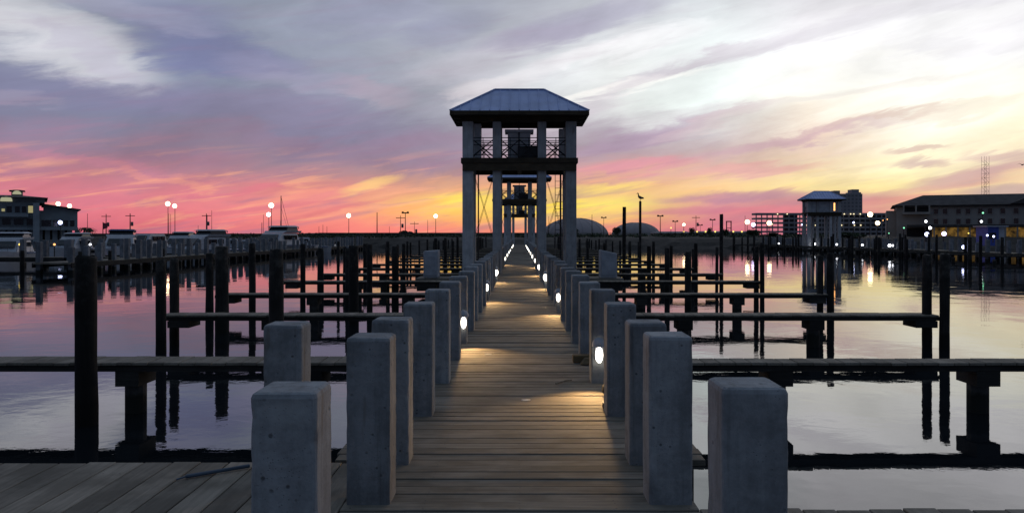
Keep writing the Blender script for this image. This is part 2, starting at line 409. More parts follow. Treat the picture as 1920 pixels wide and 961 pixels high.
# ------------------------------------------------------------------ mesh helpers
class MB:
    def __init__(s): s.v = []; s.f = []
    def add(s, vs, fs):
        o = len(s.v); s.v += [tuple(p) for p in vs]; s.f += [tuple(i + o for i in f) for f in fs]; return s
    def box(s, x0, x1, y0, y1, z0, z1):
        return s.add([(x0, y0, z0), (x1, y0, z0), (x1, y1, z0), (x0, y1, z0), (x0, y0, z1), (x1, y0, z1), (x1, y1, z1), (x0, y1, z1)],
                     [(0, 3, 2, 1), (4, 5, 6, 7), (0, 1, 5, 4), (1, 2, 6, 5), (2, 3, 7, 6), (3, 0, 4, 7)])
    def frustum(s, a, b, z0, z1):
        """a,b = (x0,x1,y0,y1) at z0 and z1"""
        return s.add([(a[0], a[2], z0), (a[1], a[2], z0), (a[1], a[3], z0), (a[0], a[3], z0), (b[0], b[2], z1), (b[1], b[2], z1), (b[1], b[3], z1), (b[0], b[3], z1)],
                     [(0, 3, 2, 1), (4, 5, 6, 7), (0, 1, 5, 4), (1, 2, 6, 5), (2, 3, 7, 6), (3, 0, 4, 7)])
    def rod(s, a, b, r, n=6, r2=None):
        a, b = Vector(a), Vector(b); d = (b - a).normalized(); r2 = r if r2 is None else r2
        up = Vector((0, 0, 1)) if abs(d.z) < .9 else Vector((1, 0, 0))
        u = d.cross(up).normalized(); w = d.cross(u).normalized()
        vs = [a + (u * cos(2 * pi * i / n) + w * sin(2 * pi * i / n)) * r for i in range(n)] + \
             [b + (u * cos(2 * pi * i / n) + w * sin(2 * pi * i / n)) * r2 for i in range(n)]
        fs = [(i, (i + 1) % n, n + (i + 1) % n, n + i) for i in range(n)] + [tuple(range(n))[::-1], tuple(range(n, 2 * n))]
        return s.add(vs, fs)
    def bar(s, a, b, w, h):
        """rectangular bar from a to b, w across (horizontal), h high"""
        a, b = Vector(a), Vector(b); d = (b - a).normalized()
        up = Vector((0, 0, 1)) if abs(d.z) < .95 else Vector((0, 1, 0))
        u = d.cross(up).normalized() * w / 2; t = u.cross(d).normalized() * h / 2
        vs = [a - u - t, a + u - t, a + u + t, a - u + t, b - u - t, b + u - t, b + u + t, b - u + t]
        return s.add(vs, [(0, 3, 2, 1), (4, 5, 6, 7), (0, 1, 5, 4), (1, 2, 6, 5), (2, 3, 7, 6), (3, 0, 4, 7)])
    def lathe(s, prof, n=12, c=(0, 0, 0), sx=1, sy=1):
        vs = []; m = len(prof)
        for r, z in prof:
            for i in range(n):
                vs.append((c[0] + r * sx * cos(2 * pi * i / n), c[1] + r * sy * sin(2 * pi * i / n), c[2] + z))
        fs = [(j * n + i, j * n + (i + 1) % n, (j + 1) * n + (i + 1) % n, (j + 1) * n + i) for j in range(m - 1) for i in range(n)]
        fs += [tuple(range(n))[::-1], tuple(range((m - 1) * n, m * n))]
        return s.add(vs, fs)
    def ball(s, c, rx, ry, rz, n=10, m=6):
        prof = [(max(.02, sin(pi * j / m)), -cos(pi * j / m) * rz) for j in range(m + 1)]
        return s.lathe([(p[0], p[1]) for p in prof], n, c, rx, ry)
    def mesh(s, name, mat, smooth=False, bevel=0, seg=2):
        me = bpy.data.meshes.new(name); me.from_pydata(s.v, [], s.f)
        if bevel:
            bm = bmesh.new(); bm.from_mesh(me)
            bmesh.ops.bevel(bm, geom=bm.edges[:], offset=bevel, segments=seg, affect='EDGES', profile=.5, clamp_overlap=True)
            bm.to_mesh(me); bm.free()
        me.materials.append(mat)
        if smooth:
            for p in me.polygons: p.use_smooth = True
        me.update(); return me

def obj(name, me, parent=None, loc=(0, 0, 0), rz=0.0):
    o = bpy.data.objects.new(name, me); COL.objects.link(o)
    o.location = loc
    if rz: o.rotation_euler = (0, 0, rz)
    if parent is not None: o.parent = parent
    return o
def tag(o, label=None, cat=None, group=None, kind=None):
    if label: o['label'] = label
    if cat: o['category'] = cat
    if group: o['group'] = group
    if kind: o['kind'] = kind
    return o
def thing(name, label, cat, loc=(0, 0, 0), rz=0.0, group=None):
    o = bpy.data.objects.new(name, None); COL.objects.link(o)
    o.empty_display_size = .3
    o.location = loc; o.rotation_euler = (0, 0, rz)
    return tag(o, label, cat, group)
def copy_thing(root, loc, rz=0.0, label=None, group=None):
    r = root.copy(); COL.objects.link(r); r.location = loc; r.rotation_euler = (0, 0, rz)
    if label: r['label'] = label
    if group: r['group'] = group
    for ch in root.children:
        c = ch.copy(); COL.objects.link(c); c.parent = r
        for g in ch.children:
            d = g.copy(); COL.objects.link(d); d.parent = c
    return r
ORD = ['first', 'second', 'third', 'fourth', 'fifth', 'sixth', 'seventh', 'eighth', 'ninth', 'tenth', 'eleventh', 'twelfth',
       'thirteenth', 'fourteenth', 'fifteenth', 'sixteenth', 'seventeenth', 'eighteenth', 'nineteenth', 'twentieth']
ZW = -0.66            # water level

# ------------------------------------------------------------------ the setting: water and land
tag(obj('water', MB().add([(-3000, -60, 0), (3000, -60, 0), (3000, 3000, 0), (-3000, 3000, 0)], [(0, 1, 2, 3)]).mesh('water', M['water']), loc=(0, 0, ZW)), 'calm harbour water mirroring the sunset sky', kind='structure')

def strip(name, pts, mat, label):
    """a band of ground: pts = list of rings, each a list of (x, y, z) of equal length"""
    b = MB(); n = len(pts[0])
    vs = [p for r in pts for p in r]
    b.add(vs, [(j * n + i, j * n + i + 1, (j + 1) * n + i + 1, (j + 1) * n + i) for j in range(len(pts) - 1) for i in range(n - 1)])
    o = obj(name, b.mesh(name, mat)); tag(o, label, kind='structure'); return o
# the far bank: a rough slope out of the water, then flat ground to the horizon
NX = 260
bank = []
for j, (dy, zz) in enumerate([(0, -1.3), (1.2, -.75), (3.0, -.25), (5.0, .2), (8.0, .75), (12, 1.05), (16, 1.15)]):
    ring = []
    for i in range(NX + 1):
        X = -170 + 420 * i / NX
        yb = 131 + 5 * sin(X * .013 + 1) + 1.2 * sin(X * .11) + random.uniform(-.5, .5)
        if X < -12: yb += min(40, (-12 - X) * .9)
        if X > 46: yb += min(16, (X - 46) * .4)
        ring.append((X, yb + dy, zz + (random.uniform(-.16, .16) if 0 < j else 0)))
    bank.append(ring)
strip('bank', bank, M['bank'], 'rough sloping bank along the far edge of the harbour')
g = MB()
rng = [(X, bank[-1][i][1] - .3, 1.08) for i, X in enumerate([p[0] for p in bank[-1]])]
far = [(p[0] * 1.0, 300, 1.35) for p in rng]
fa2 = [(p[0] * 14.0, 3200, 1.45) for p in rng]
strip('ground', [rng, far, fa2], M['land'], 'flat dark ground beyond the far bank')

# ------------------------------------------------------------------ main walkway
PW = .255                     # concrete pile width
PX = .887                     # pile centre line
def pile_mesh(name, z0, z1, w=PW, bev=.022, mat=None, mark=False):
    b = MB().box(-w / 2, w / 2, -w / 2, w / 2, z0, z1)
    return b.mesh(name, mat or M['concrete'], bevel=bev, seg=3)
walk = obj('walkway', None or MB().box(-1.22, -1.02, 5.6, 128, -.34, -.06).box(1.02, 1.22, 5.6, 128, -.34, -.06).box(-.1, .1, 3, 128, -.34, -.06)
           .box(-.62, -.5, 2, 128, -.30, -.06).box(.5, .62, 2, 128, -.30, -.06).mesh('walkway', M['beam']))
tag(walk, 'long wooden walkway running straight out between two rows of concrete piles', kind='structure')
PITCH = .149; PLW = .140
plank_meshes = []
for s in range(5):
    b = MB(); n = 24; rnd = random.Random(s)
    dz = [rnd.uniform(-.0025, .0025) for _ in range(n + 1)]
    L0, L1 = -1.31 + rnd.uniform(-.012, .012), 1.31 + rnd.uniform(-.012, .012)
    b.box(L0, L1, -PLW / 2, PLW / 2, -.045, 0)
    plank_meshes.append(b.mesh('walkway_plank', M['deck'], bevel=.004, seg=1))
def with_screws(me, pts):
    bm = bmesh.new(); bm.from_mesh(me)
    for (x_, y_) in pts:
        vs = [bm.verts.new((x_ + .0055 * cos(pi * i / 4), y_ + .0055 * sin(pi * i / 4), .0009)) for i in range(8)]
        bm.faces.new(vs).material_index = 1
    bm.to_mesh(me); bm.free(); me.materials.append(M['dark_steel']); me.update()
narrow_meshes = []
for s in range(0):
    b = MB().box(-1.31 if s < 3 else -1.05, 1.04, -PLW / 2, PLW / 2, -.045, 0)
    narrow_meshes.append(b.mesh('walkway_plank', M['deck'], bevel=.004, seg=1))
for me in plank_meshes: with_screws(me, [(x_ + random.uniform(-.012, .012), y_) for x_ in (-1.1, -.56, 0, .56, 1.1) for y_ in (-.042, .042)])
mid_mesh = MB().box(-1.035, 1.035, -PLW / 2, PLW / 2, -.045, 0).mesh('walkway_plank', M['deck'], bevel=.004, seg=1)
with_screws(mid_mesh, [(x_, y_) for x_ in (-.98, -.56, 0, .56, .98) for y_ in (-.042, .042)])
yv = .2; i = 0
while i < 300:
    # where foreground landing planks meet the walkway the cross planks are shorter
    me = mid_mesh if yv < 5.62 else plank_meshes[i % 5]
    gap = random.choice([0, 0, 0, .0, .007, -.004])
    o = obj('deck_plank', me, walk, (random.uniform(-.004, .004), yv, random.uniform(-.006, .003)))
    o.rotation_euler = (random.uniform(-.006, .006), 0, random.uniform(-.0008, .0008))
    yv += PITCH + gap; i += 1
b = MB()
while yv < 128:
    b.box(-1.31, 1.31, yv - PLW / 2, yv + PLW / 2, -.045, random.uniform(-.003, .003)); yv += PITCH
tag(obj('far_planking', b.mesh('far_planking', M['deck']), walk), kind='stuff')

# landing in the foreground: planks running the other way, on both sides of the walkway
land = obj('landing', MB().box(-14, -1.1, 5.2, 5.42, -.36, -.06).box(1.1, 14, 4.25, 4.47, -.36, -.06)
           .box(-14, 14, -2.5, -2.3, -.36, -.06).box(-14, 14, 1, 1.2, -.36, -.06).mesh('landing', M['beam']))
tag(land, 'wooden landing of lengthwise planks at the near end of the walkway', kind='structure')
LP = .196
lpL = [MB().box(-.094, .094, -3.0, 5.56 + d, -.045, 0).mesh('landing_plank', M['deck'], bevel=.004, seg=1) for d in (-.01, 0, .012)]
lpR = [MB().box(-.094, .094, -3.0, 4.62 + d, -.045, 0).mesh('landing_plank', M['deck'], bevel=.004, seg=1) for d in (-.008, 0, .01)]
wood_y = {}
M['deck_y'] = wood_mat('weathered_landing_wood', (.19, .165, .13), (.29, .25, .20), axis='Y', rand=.24, stain=.65)
for me in lpL + lpR:
    me.materials[0] = M['deck_y']
    with_screws(me, [(x_, y_) for y_ in (4.36, 3.4, 2.6, 5.3 if me in lpL else 1.9) for x_ in (-.055, .055)])
xx = -1.135
while xx > -9.0:
    obj('landing_plank', random.choice(lpL), land, (xx, 0, random.uniform(-.004, .003))); xx -= LP
xx = 1.135
while xx < 9.0:
    obj('landing_plank', random.choice(lpR), land, (xx, 0, random.uniform(-.004, .003))); xx += LP

# ------------------------------------------------------------------ concrete piles and their deck lights
ROWS = [3.07, 4.68, 5.50] + [6.97 + 1.55 * j for j in range(60)]
def chipped_pile(seed, top):
    rr = random.Random(seed); h = PW / 2; b_ = MB()
    # rings up the shaft: chamfered square, each corner nibbled a little differently
    zs = [-1.6, -.7, -.05] + [.02 + i * .045 for i in range(21)] + [top - .022, top - .006, top]
    zs = sorted(set(round(z_, 4) for z_ in zs if z_ <= top))
    rings = []; nib = [[0] * len(zs) for _ in range(4)]
    for c4 in range(4):
        for _ in range(rr.randint(2, 5)):
            i0 = rr.randint(4, len(zs) - 2); d0 = rr.uniform(.004, .014)
            nib[c4][i0] += d0; nib[c4][i0 - 1] += d0 * rr.uniform(0, .6)
    for i, z_ in enumerate(zs):
        sh = .016 if i == len(zs) - 1 else .005 if i == len(zs) - 2 else 0
        ring = []
        for c4, (sx, sy) in enumerate(((-1, -1), (1, -1), (1, 1), (-1, 1))):
            ch = .014 + nib[c4][i] + rr.uniform(-.0015, .0015); w_ = h - sh
            p = (sx * w_, sy * (w_ - ch)); r_ = (sx * (w_ - ch), sy * w_); m_ = (sx * (w_ - ch * .32), sy * (w_ - ch * .32))
            ring += [p, m_, r_] if sx * sy > 0 else [r_, m_, p]
        rings.append([(x_ + rr.uniform(-.0012, .0012), y_ + rr.uniform(-.0012, .0012), z_ + (rr.uniform(-.003, .003) if i == len(zs) - 1 else 0)) for x_, y_ in ring])
    n_ = 12
    b_.add([p for r_ in rings for p in r_], [(j * n_ + i, j * n_ + (i + 1) % n_, (j + 1) * n_ + (i + 1) % n_, (j + 1) * n_ + i) for j in range(len(zs) - 1) for i in range(n_)] + [tuple(range((len(zs) - 1) * n_, len(zs) * n_))])
    me = b_.mesh('pile_shaft', M['concrete'])
    return me
shafts = [chipped_pile(40 + i, .985 + d) for i, d in enumerate((-.012, 0, .006, -.004, .01, -.007))]
hood_me = None
def hood_mesh():
    b = MB(); n = 14; m = 7; R = .075
    vs = []
    for j in range(m + 1):
        a = pi / 2 * j / m
        for i in range(n + 1):
            t = pi * i / n
            vs.append((-R * cos(t) * cos(a) * 1.0, -R * 1.35 * sin(t) * cos(a), R * 1.25 * sin(a)))
    fs = [(j * (n + 1) + i, j * (n + 1) + i + 1, (j + 1) * (n + 1) + i + 1, (j + 1) * (n + 1) + i) for j in range(m) for i in range(n)]
    b.add(vs, fs)
    b.add([(v[0] * .93, v[1] * .93, v[2] * .93) for v in vs], [f[::-1] for f in fs])
    return b.mesh('light_hood', M['cabinet'], True)
hood_me = hood_mesh()
lens_me = MB().ball((0, 0, 0), .040, .045, .084, 14, 10).mesh('light_lens', M['lens'], True)
lens_far = MB().ball((0, 0, 0), .075, .07, .11, 10, 6).mesh('light_lens', M['lens'], True)  # enlarged lens: the glow around far lamps is put into its size
spot_d = bpy.data.lights.new('deck_light_beam', 'SPOT')
spot_d.energy = 125.0; spot_d.color = (1, .60, .24); spot_d.spot_size = radians(76); spot_d.spot_blend = 1.0; spot_d.shadow_soft_size = .03

def add_light(pile, side, j, y):
    fx = obj('deck_light', LIGHT_BASE, pile, (-side * (.05 if j == 4 else .087), -PW / 2, .34))
    obj('hood', hood_me, fx, (0, -.012, .058))
    obj('lens', lens_me if y < 22 else lens_far, fx, (0, -.055, -.03))
    if y < 45:
        L = bpy.data.objects.new('deck_light_beam', spot_d); COL.objects.link(L); L.parent = fx
        L.location = (-.02 * side, -.15, -.01)
        d = Vector((-side * .42, -1.35, -.36))
        L.rotation_euler = d.to_track_quat('-Z', 'Y').to_euler()
LIGHT_BASE = MB().box(-.042, .042, -.03, 0, -.09, .05).mesh('light_base', M['cabinet'], bevel=.008)

for side, nm in ((-1, 'left'), (1, 'right')):
    for j, yy in enumerate(ROWS):
        if yy > 118: break
        lamp = (j >= 3) and ((j - 3 - (1 if side > 0 else 3)) % 5 == 0) and (j - 3 >= 1)
        # skip piles where a tower column stands
        if any(abs(yy + PW / 2 - t) < .45 for t in (33.5, 35.3, 71.5, 73.3)): continue
        yc = yy + PW / 2
        if j < 20:
            lab = f"grey concrete pile, {ORD[j]} from the camera in the {nm} row"
            if lamp: lab += ', with a lit lamp'
            if j == 0: lab = f"big blunt topped concrete pile nearest the camera on the {nm} of the walkway"
            grp = f'concrete piles along the {nm} side of the walkway'
        elif lamp:
            lab = f"small distant concrete pile with a glowing deck lamp far down the {nm} row"; grp = f'far lit piles in the {nm} row'
        else:
            lab = f"small distant concrete pile far down the {nm} row of the walkway"; grp = f'far plain piles in the {nm} row'
        xj = (PX + (.020 if j == 0 else 0)) * side + (random.uniform(-.012, .012) if j > 1 else 0)
        t = thing('concrete_pile', lab, 'pile', (xj, yc, 0), random.uniform(-.015, .015) if j > 2 else 0, grp)
        obj('shaft', shafts[(j * 5 + (side > 0) * 2) % 6], t)
        if lamp: add_light(t, side, j, yc)
# the odd pile standing off the row on the landing's left corner
t = thing('concrete_pile', 'concrete pile standing alone left of the row, behind the nearest left pile', 'pile', (-1.565, 5.40, 0), .02, None)
obj('shaft', shafts[1], t)

# ------------------------------------------------------------------ finger piers
beam_cache = {}
def box_mesh(name, dims, mat, bevel=0):
    key = (name, dims, mat.name)
    if key not in beam_cache: beam_cache[key] = MB().box(*dims).mesh(name, mat, bevel=bevel, seg=1)
    return beam_cache[key]
FD = [9.88, 15.75, 21.35, 27.25, 32.4, 37.8, 43.3] + [48.8 + 5.5 * j for j in range(12)]
cap_me = MB().box(-.145, .145, -.24, .24, -.30, -.105).mesh('pile_cap', M['beam'])
col_me = MB().lathe([(.128, -2.4), (.128, -.29)], 14).mesh('support_column', M['concrete_dark'])
fpl = {}
def finger(side, n, y0, x1, dep, cols_x, brace=True):
    nm = 'left' if side < 0 else 'right'
    if n < 8: lab = f"narrow wooden finger pier, {ORD[n]} from the camera on the {nm} of the walkway"; grp = f'finger piers on the {nm}'
    else: lab = f"distant narrow finger pier low over the water on the far {nm}"; grp = f'far finger piers on the {nm}'
    t = thing('finger_pier', lab, 'finger pier', (side * 1.32, y0, 0), 0, grp)
    L = x1 - 1.32
    key = ('b', round(L, 2), side)
    bm_ = box_mesh('side_beam_%s_%s' % (side, round(L, 2)), (min(0, side * L), max(0, side * L), 0, .06, -.115, -.035), M['beam'])
    obj('side_beam', bm_, t, (0, .02, 0)); obj('side_beam', bm_, t, (0, dep - .08, 0))
    if n < 4:
        if dep not in fpl: fpl[dep] = [MB().box(-.092, .092, -.01 + e, dep + .01 - e, -.035, 0).mesh('finger_plank', M['deck_y'], bevel=.004, seg=1) for e in (0, .008)]
        q = .1
        while q < L:
            obj('deck_plank', random.choice(fpl[dep]), t, (side * q, 0, random.uniform(-.003, .003))); q += .193
    else:
        b = MB(); q = .1
        while q < L:
            b.box(side * q - .092, side * q + .092, -.01, dep + .01, -.035, random.uniform(-.003, .003)); q += .193
        tag(obj('planking', b.mesh('planking', M['deck_y']), t), kind='stuff')
    for cx in cols_x:
        obj('pile_cap', cap_me, t, (side * (cx - 1.32), max(.26, dep / 2), 0))
        obj('support_column', col_me, t, (side * (cx - 1.32), max(.26, dep / 2), 0))
    if n > 0:
        xe = side * (L - .12)
        obj('end_bracket', MB().box(min(xe, xe - side * .42), max(xe, xe - side * .42), -.03, dep + .03, -.25, -.118).mesh('end_bracket', M['beam']), t)
    return t
NF = 17
for n in range(NF):
    y0 = FD[n]
    if 32 < y0 < 36.5 or 70.5 < y0 < 75: y0 += 0.0
    endL = [9.6, 7.05, 8.15, 8.1][n] if n < 4 else 8.15
    endR = [9.6, 8.35, 8.3, 8.3][n] if n < 4 else 8.2
    finger(-1, n, y0 + .02, endL, .52, ([2.6, 4.87, 8.6] if n == 0 else [2.5, 4.95] if n == 1 else [3.0, 5.55]))
    finger(1, n, y0 + .02, endR, (.34 if n == 0 else .50), ([3.25, 5.82, 8.6] if n == 0 else [3.28, 5.88]))

# ------------------------------------------------------------------ round timber mooring posts
post_cache = {}
def post_mesh(d, top):
    key = (round(d, 2), round(top, 1))
    if key not in post_cache:
        rr = random.Random(int(d * 1000 + top * 77)); n = 12
        b = MB(); prof = [(d / 2, -3.0), (d / 2 * 1.03, -.9), (d / 2 * 1.05, -.45), (d / 2 * .98, 0.1), (d / 2 * 1.0, top * .55), (d / 2 * .94, top - .03), (d / 2 * .84, top)]
        b.lathe(prof, n)
        me = b.mesh('mooring_post', M['post'], False)
        for v in me.vertices:
            v.co.x += rr.uniform(-.006, .006); v.co.y += rr.uniform(-.006, .006)
            if v.co.z > top - .05: v.co.z += rr.uniform(-.018, .012)
        for p in me.polygons: p.use_smooth = len(p.vertices) == 4
        post_cache[key] = me
    return post_cache[key]
def post(px, D, d, top, label, group=None):
    p = at(px, D)
    o = obj('mooring_post', post_mesh(d, top), loc=(p.x, D, top * 0), rz=random.uniform(0, 6))
    o.rotation_euler = (random.uniform(-.006, .006), random.uniform(-.006, .006), random.uniform(0, 6))
    return tag(o, label, 'mooring post', group)
post(162, 9.45, .245, 1.33, 'thickest dark round timber post, in front of the nearest left finger pier')
post(302, 15.3, .19, 1.10, 'dark timber post at the tip of the second left finger pier, nearer of the pair')
post(327, 16.35, .185, 1.10, 'dark timber post at the tip of the second left finger pier, farther of the pair')
post(518, 14.5, .26, 1.32, 'dark timber post rising above the landing pile, before the second left finger pier')
post(416, 18.3, .30, 1.32, 'stout dark timber post rising from open water left of the third left finger pier')
post(393, 21.0, .20, 1.10, 'slim dark timber post at the outer tip of the third left finger pier')
post(473, 23.6, .20, 1.32, 'dark timber post in open water beyond the tip of the third left finger pier')
post(663, 20.0, .25, 1.32, 'stout dark timber post just before the third left finger pier, mid length')
post(652, 25.2, .17, 1.15, 'thin dark timber post just left of the stout one by the third left finger pier')
post(568, 25.0, .165, 1.30, 'thin dark post beyond the third left finger pier, by the tip of the fourth')
post(693, 23.5, .17, 1.31, 'dark timber post between the third and fourth left finger piers')
post(601, 32.0, .26, 1.05, 'dark timber post at the outer tip of the fifth left finger pier')
post(634, 33.4, .13, 1.31, 'very thin dark post beyond the fifth left finger pier')
post(741, 27.6, .24, 1.20, 'dark timber post at mid length of the fourth left finger pier')
post(727, 33.5, .16, 1.31, 'thin dark post behind the fifth left finger pier, at mid length')
post(757, 34.6, .16, 1.2, 'thin dark post close to the first tower on its left')
# right side
post(1738, 15.95, .18, 1.18, 'dark post at the outer tip of the second right finger pier, inner of the pair')
post(1771, 15.75, .19, 1.22, 'dark post at the outer tip of the second right finger pier, outer of the pair')
post(1538, 21.5, .155, 1.02, 'dark post at the outer tip of the third right finger pier, inner of the pair')
post(1557, 21.4, .18, 1.10, 'dark post at the outer tip of the third right finger pier, outer of the pair')
post(1418, 27.4, .16, 1.2, 'dark post at the outer tip of the fourth right finger pier, inner of the pair')
post(1429, 27.2, .15, 1.3, 'dark post at the outer tip of the fourth right finger pier, outer of the pair')
post(1290, 23.5, .20, 1.1, 'dark post between the third and fourth right finger piers')
post(1344, 31.0, .12, 1.1, 'thin dark post near the tip of the fifth right finger pier')
post(1251, 29.0, .18, 1.15, 'dark post just beyond the fourth right finger pier, mid length')
post(1217, 34.0, .19, 1.15, 'dark post beyond the fifth right finger pier, mid length')
post(1170, 44.0, .21, hz(388, 44), 'tall dark piling rising high above the water right of the tower')
post(1200.5, 46.0, .15, hz(377, 46), 'tallest slim piling, a bird perched on its top')
post(1352.5, 36.0, .17, hz(401, 36), 'tall dark piling standing apart among the right finger piers')
for n in range(5, NF):
    for side, nm in ((-1, 'left'), (1, 'right')):
        for X, dy, d, tp in ((8.25, -.15, .18, 1.1), (4.3, 2.4, .18, 1.3), (8.3, .7, .16, 1.0)):
            if random.random() < .22: continue
            X2 = side * (X + random.uniform(-.12, .12)); Y = FD[n] + dy + random.uniform(-.2, .2)
            post(VX + X2 * F / Y, Y, d, round(tp + random.choice([-.1, 0, .1]), 1),
                 f'small dark timber post among the far finger piers on the {nm}', f'far mooring posts on the {nm}')

# ------------------------------------------------------------------ towers over the walkway
def roof_meshes():
    ex, y0, y1, ze, rx, ry, zr = 2.83, -.9, 2.7, 6.64, 1.06, .9, 7.81
    a, b_, c, d = (-ex, y0, ze), (ex, y0, ze), (ex, y1, ze), (-ex, y1, ze)
    r0, r1 = (-rx, ry, zr), (rx, ry, zr)
    b = MB()
    b.add([a, b_, c, d, r0, r1], [(0, 1, 5, 4), (1, 2, 5), (2, 3, 4, 5), (3, 0, 4)])
    # standing seams
    def seam(p, q): b.bar(Vector(p) + Vector((0, 0, .015)), Vector(q) + Vector((0, 0, .015)), .03, .05)
    for i in range(1, 14):
        X = -ex + 2 * ex * i / 14
        for yy in (y0, y1):
            if abs(X) <= rx: seam((X, yy, ze), (X, ry, zr))
            else:
                t = (ex - abs(X)) / (ex - rx)
                seam((X, yy, ze), (X, yy + (ry - yy) * t, ze + (zr - ze) * t))
    for i in range(1, 9):
        Y = y0 + (y1 - y0) * i / 9; t = 1 - abs(Y - ry) / (ry - y0)
        for s in (-1, 1): seam((s * ex, Y, ze), (s * (ex - (ex - rx) * t), Y, ze + (zr - ze) * t))
    for p, q in ((a, r0), (b_, r1), (c, r1), (d, r0), (r0, r1)): b.bar(Vector(p) + Vector((0, 0, .02)), Vector(q) + Vector((0, 0, .02)), .1, .05)
    roof = b.mesh('roof', M['roof_metal'])
    f = MB().box(-ex, ex, y0 - .02, y0 + .04, ze - .17, ze - .003).box(-ex, ex, y1 - .04, y1 + .02, ze - .17, ze - .003)
    f.box(-ex - .02, -ex + .04, y0 + .04, y1 - .04, ze - .17, ze - .003).box(ex - .04, ex + .02, y0 + .04, y1 - .04, ze - .17, ze - .003)
    fas = f.mesh('fascia', M['tower_wood'])
    g = MB().box(-ex + .05, ex - .05, y0 + .05, y1 - .05, ze - .13, ze - .09)
    for s in (-1, 1):
        for Y in (-.2, .9, 2.0): g.bar((s * 2.1, Y, 6.36), (s * 2.72, Y, 6.52), .1, .12)
    sof = g.mesh('soffit', M['tower_wood'])
    return roof, fas, sof
roof_me, fascia_me, soffit_me = roof_meshes()
colO = MB().box(-.225, .225, -.225, .225, -3, 6.3).mesh('column', M['column'], bevel=.03)
colI = MB().box(-.18, .18, -.18, .18, -3, 6.3).mesh('column', M['column'], bevel=.03)
ring_me = MB().box(-2.42, 2.42, -.26, -.12, 6.3, 6.52).box(-2.42, 2.42, 1.94, 2.06, 6.3, 6.52).box(-2.42, -2.3, -.12, 1.94, 6.3, 6.52).box(2.3, 2.42, -.12, 1.94, 6.3, 6.52).mesh('top_beam', M['tower_wood'])
plat_b = MB().box(-2.43, 2.43, -.34, 2.14, 4.56, 4.77)
platform_me = plat_b.mesh('platform', M['tower_wood'])
gb = MB()
for X in (-2.15, -.94, 0, .94, 2.15): gb.box(X - .09, X + .09, -.26, 2.06, 4.26, 4.555)
gb.box(-2.37, 2.37, -.31, -.235, 4.24, 4.55).box(-2.37, 2.37, 2.03, 2.11, 4.24, 4.55)
girder_me = gb.mesh('girder', M['tower_wood'])
def rail_mesh(x0, x1, y):
    b = MB()
    for zz in (5.64, 5.50, 5.34, 4.92): b.bar((x0, y, zz), (x1, y, zz), .03, .03)
    w = x1 - x0; nb = max(1, round(w / .85))
    for i in range(nb):
        a, c = x0 + w * i / nb, x0 + w * (i + 1) / nb
        for o in (0, .07):
            b.bar((a + o * .6, y - .02, 4.84 + (.07 if o else 0)), (c, y - .02, 5.56 + (.0 if o else 0) - (.0)), .03, .035)
            b.bar((c - o * .6, y + .02, 4.84 + (.07 if o else 0)), (a, y + .02, 5.56), .03, .035)
        b.bar(((a + c) / 2, y, 4.77), ((a + c) / 2, y, 5.64), .03, .03)
    for e in (x0, x1): b.bar((e, y, 4.77), (e, y, 5.66), .04, .04)
    return b.mesh('railing', M['dark_steel'])
rails = [rail_mesh(-1.95, -1.1, 0), rail_mesh(-.78, .78, 0), rail_mesh(1.1, 1.95, 0), rail_mesh(-1.95, 1.95, 1.85)]
side_rail = rail_mesh(.2, 1.6, 0)
cab_me = MB().box(-.5, .47, .55, 1.25, 4.77, 5.93).mesh('equipment_cabinet', M['white_paint'], bevel=.02)
cab_cap = MB().box(-.62, .60, .45, 1.35, 5.93, 6.05).mesh('cabinet_lid', M['white_paint'], bevel=.01)
small_me = MB().box(-.07, .80, .15, .5, 4.78, 5.30).mesh('control_box', M['dark_steel'], bevel=.02)
tallL = MB().box(-1.93, -1.62, .35, .75, 4.77, 6.28).mesh('tall_cabinet', M['white_paint'], bevel=.01)
tallR = MB().box(1.70, 1.92, 1.0, 1.3, 4.77, 6.15).mesh('tall_cabinet', M['white_paint'], bevel=.01)
pole_me = MB().rod((-.02, .5, 4.8), (-.02, .5, 6.6), .028, 6).mesh('pipe', M['dark_steel'])
cb = {}
def brace_mesh(s, y):
    b = MB()
    for o in (0, .1):
        b.rod((s * 1.93, y, 4.15 - o), (s * (1.12 + o * .5), y, 1.5), .008, 4); b.rod((s * 1.12, y + .05, 4.15 - o), (s * (1.93 - o * .5), y + .05, 1.5), .008, 4)
    return b.mesh('cable_brace', M['dark_steel'])
braces = [brace_mesh(-1, .9), brace_mesh(1, .9)]
lb = MB()
for X in (1.55, 1.88): lb.rod((X, 1.2, .4), (X, 1.2, 4.5), .014, 5)
q = .6
while q < 4.4: lb.rod((1.55, 1.2, q), (1.88, 1.2, q), .010, 4); q += .3
ladder_me = lb.mesh('ladder', M['steel'])
pipes_me = MB().rod((1.80, 1.55, -1), (1.80, 1.55, 4.3), .04, 8).rod((-1.80, 1.55, -1), (-1.80, 1.55, 4.3), .03, 8).mesh('pipe', M['dark_steel'])

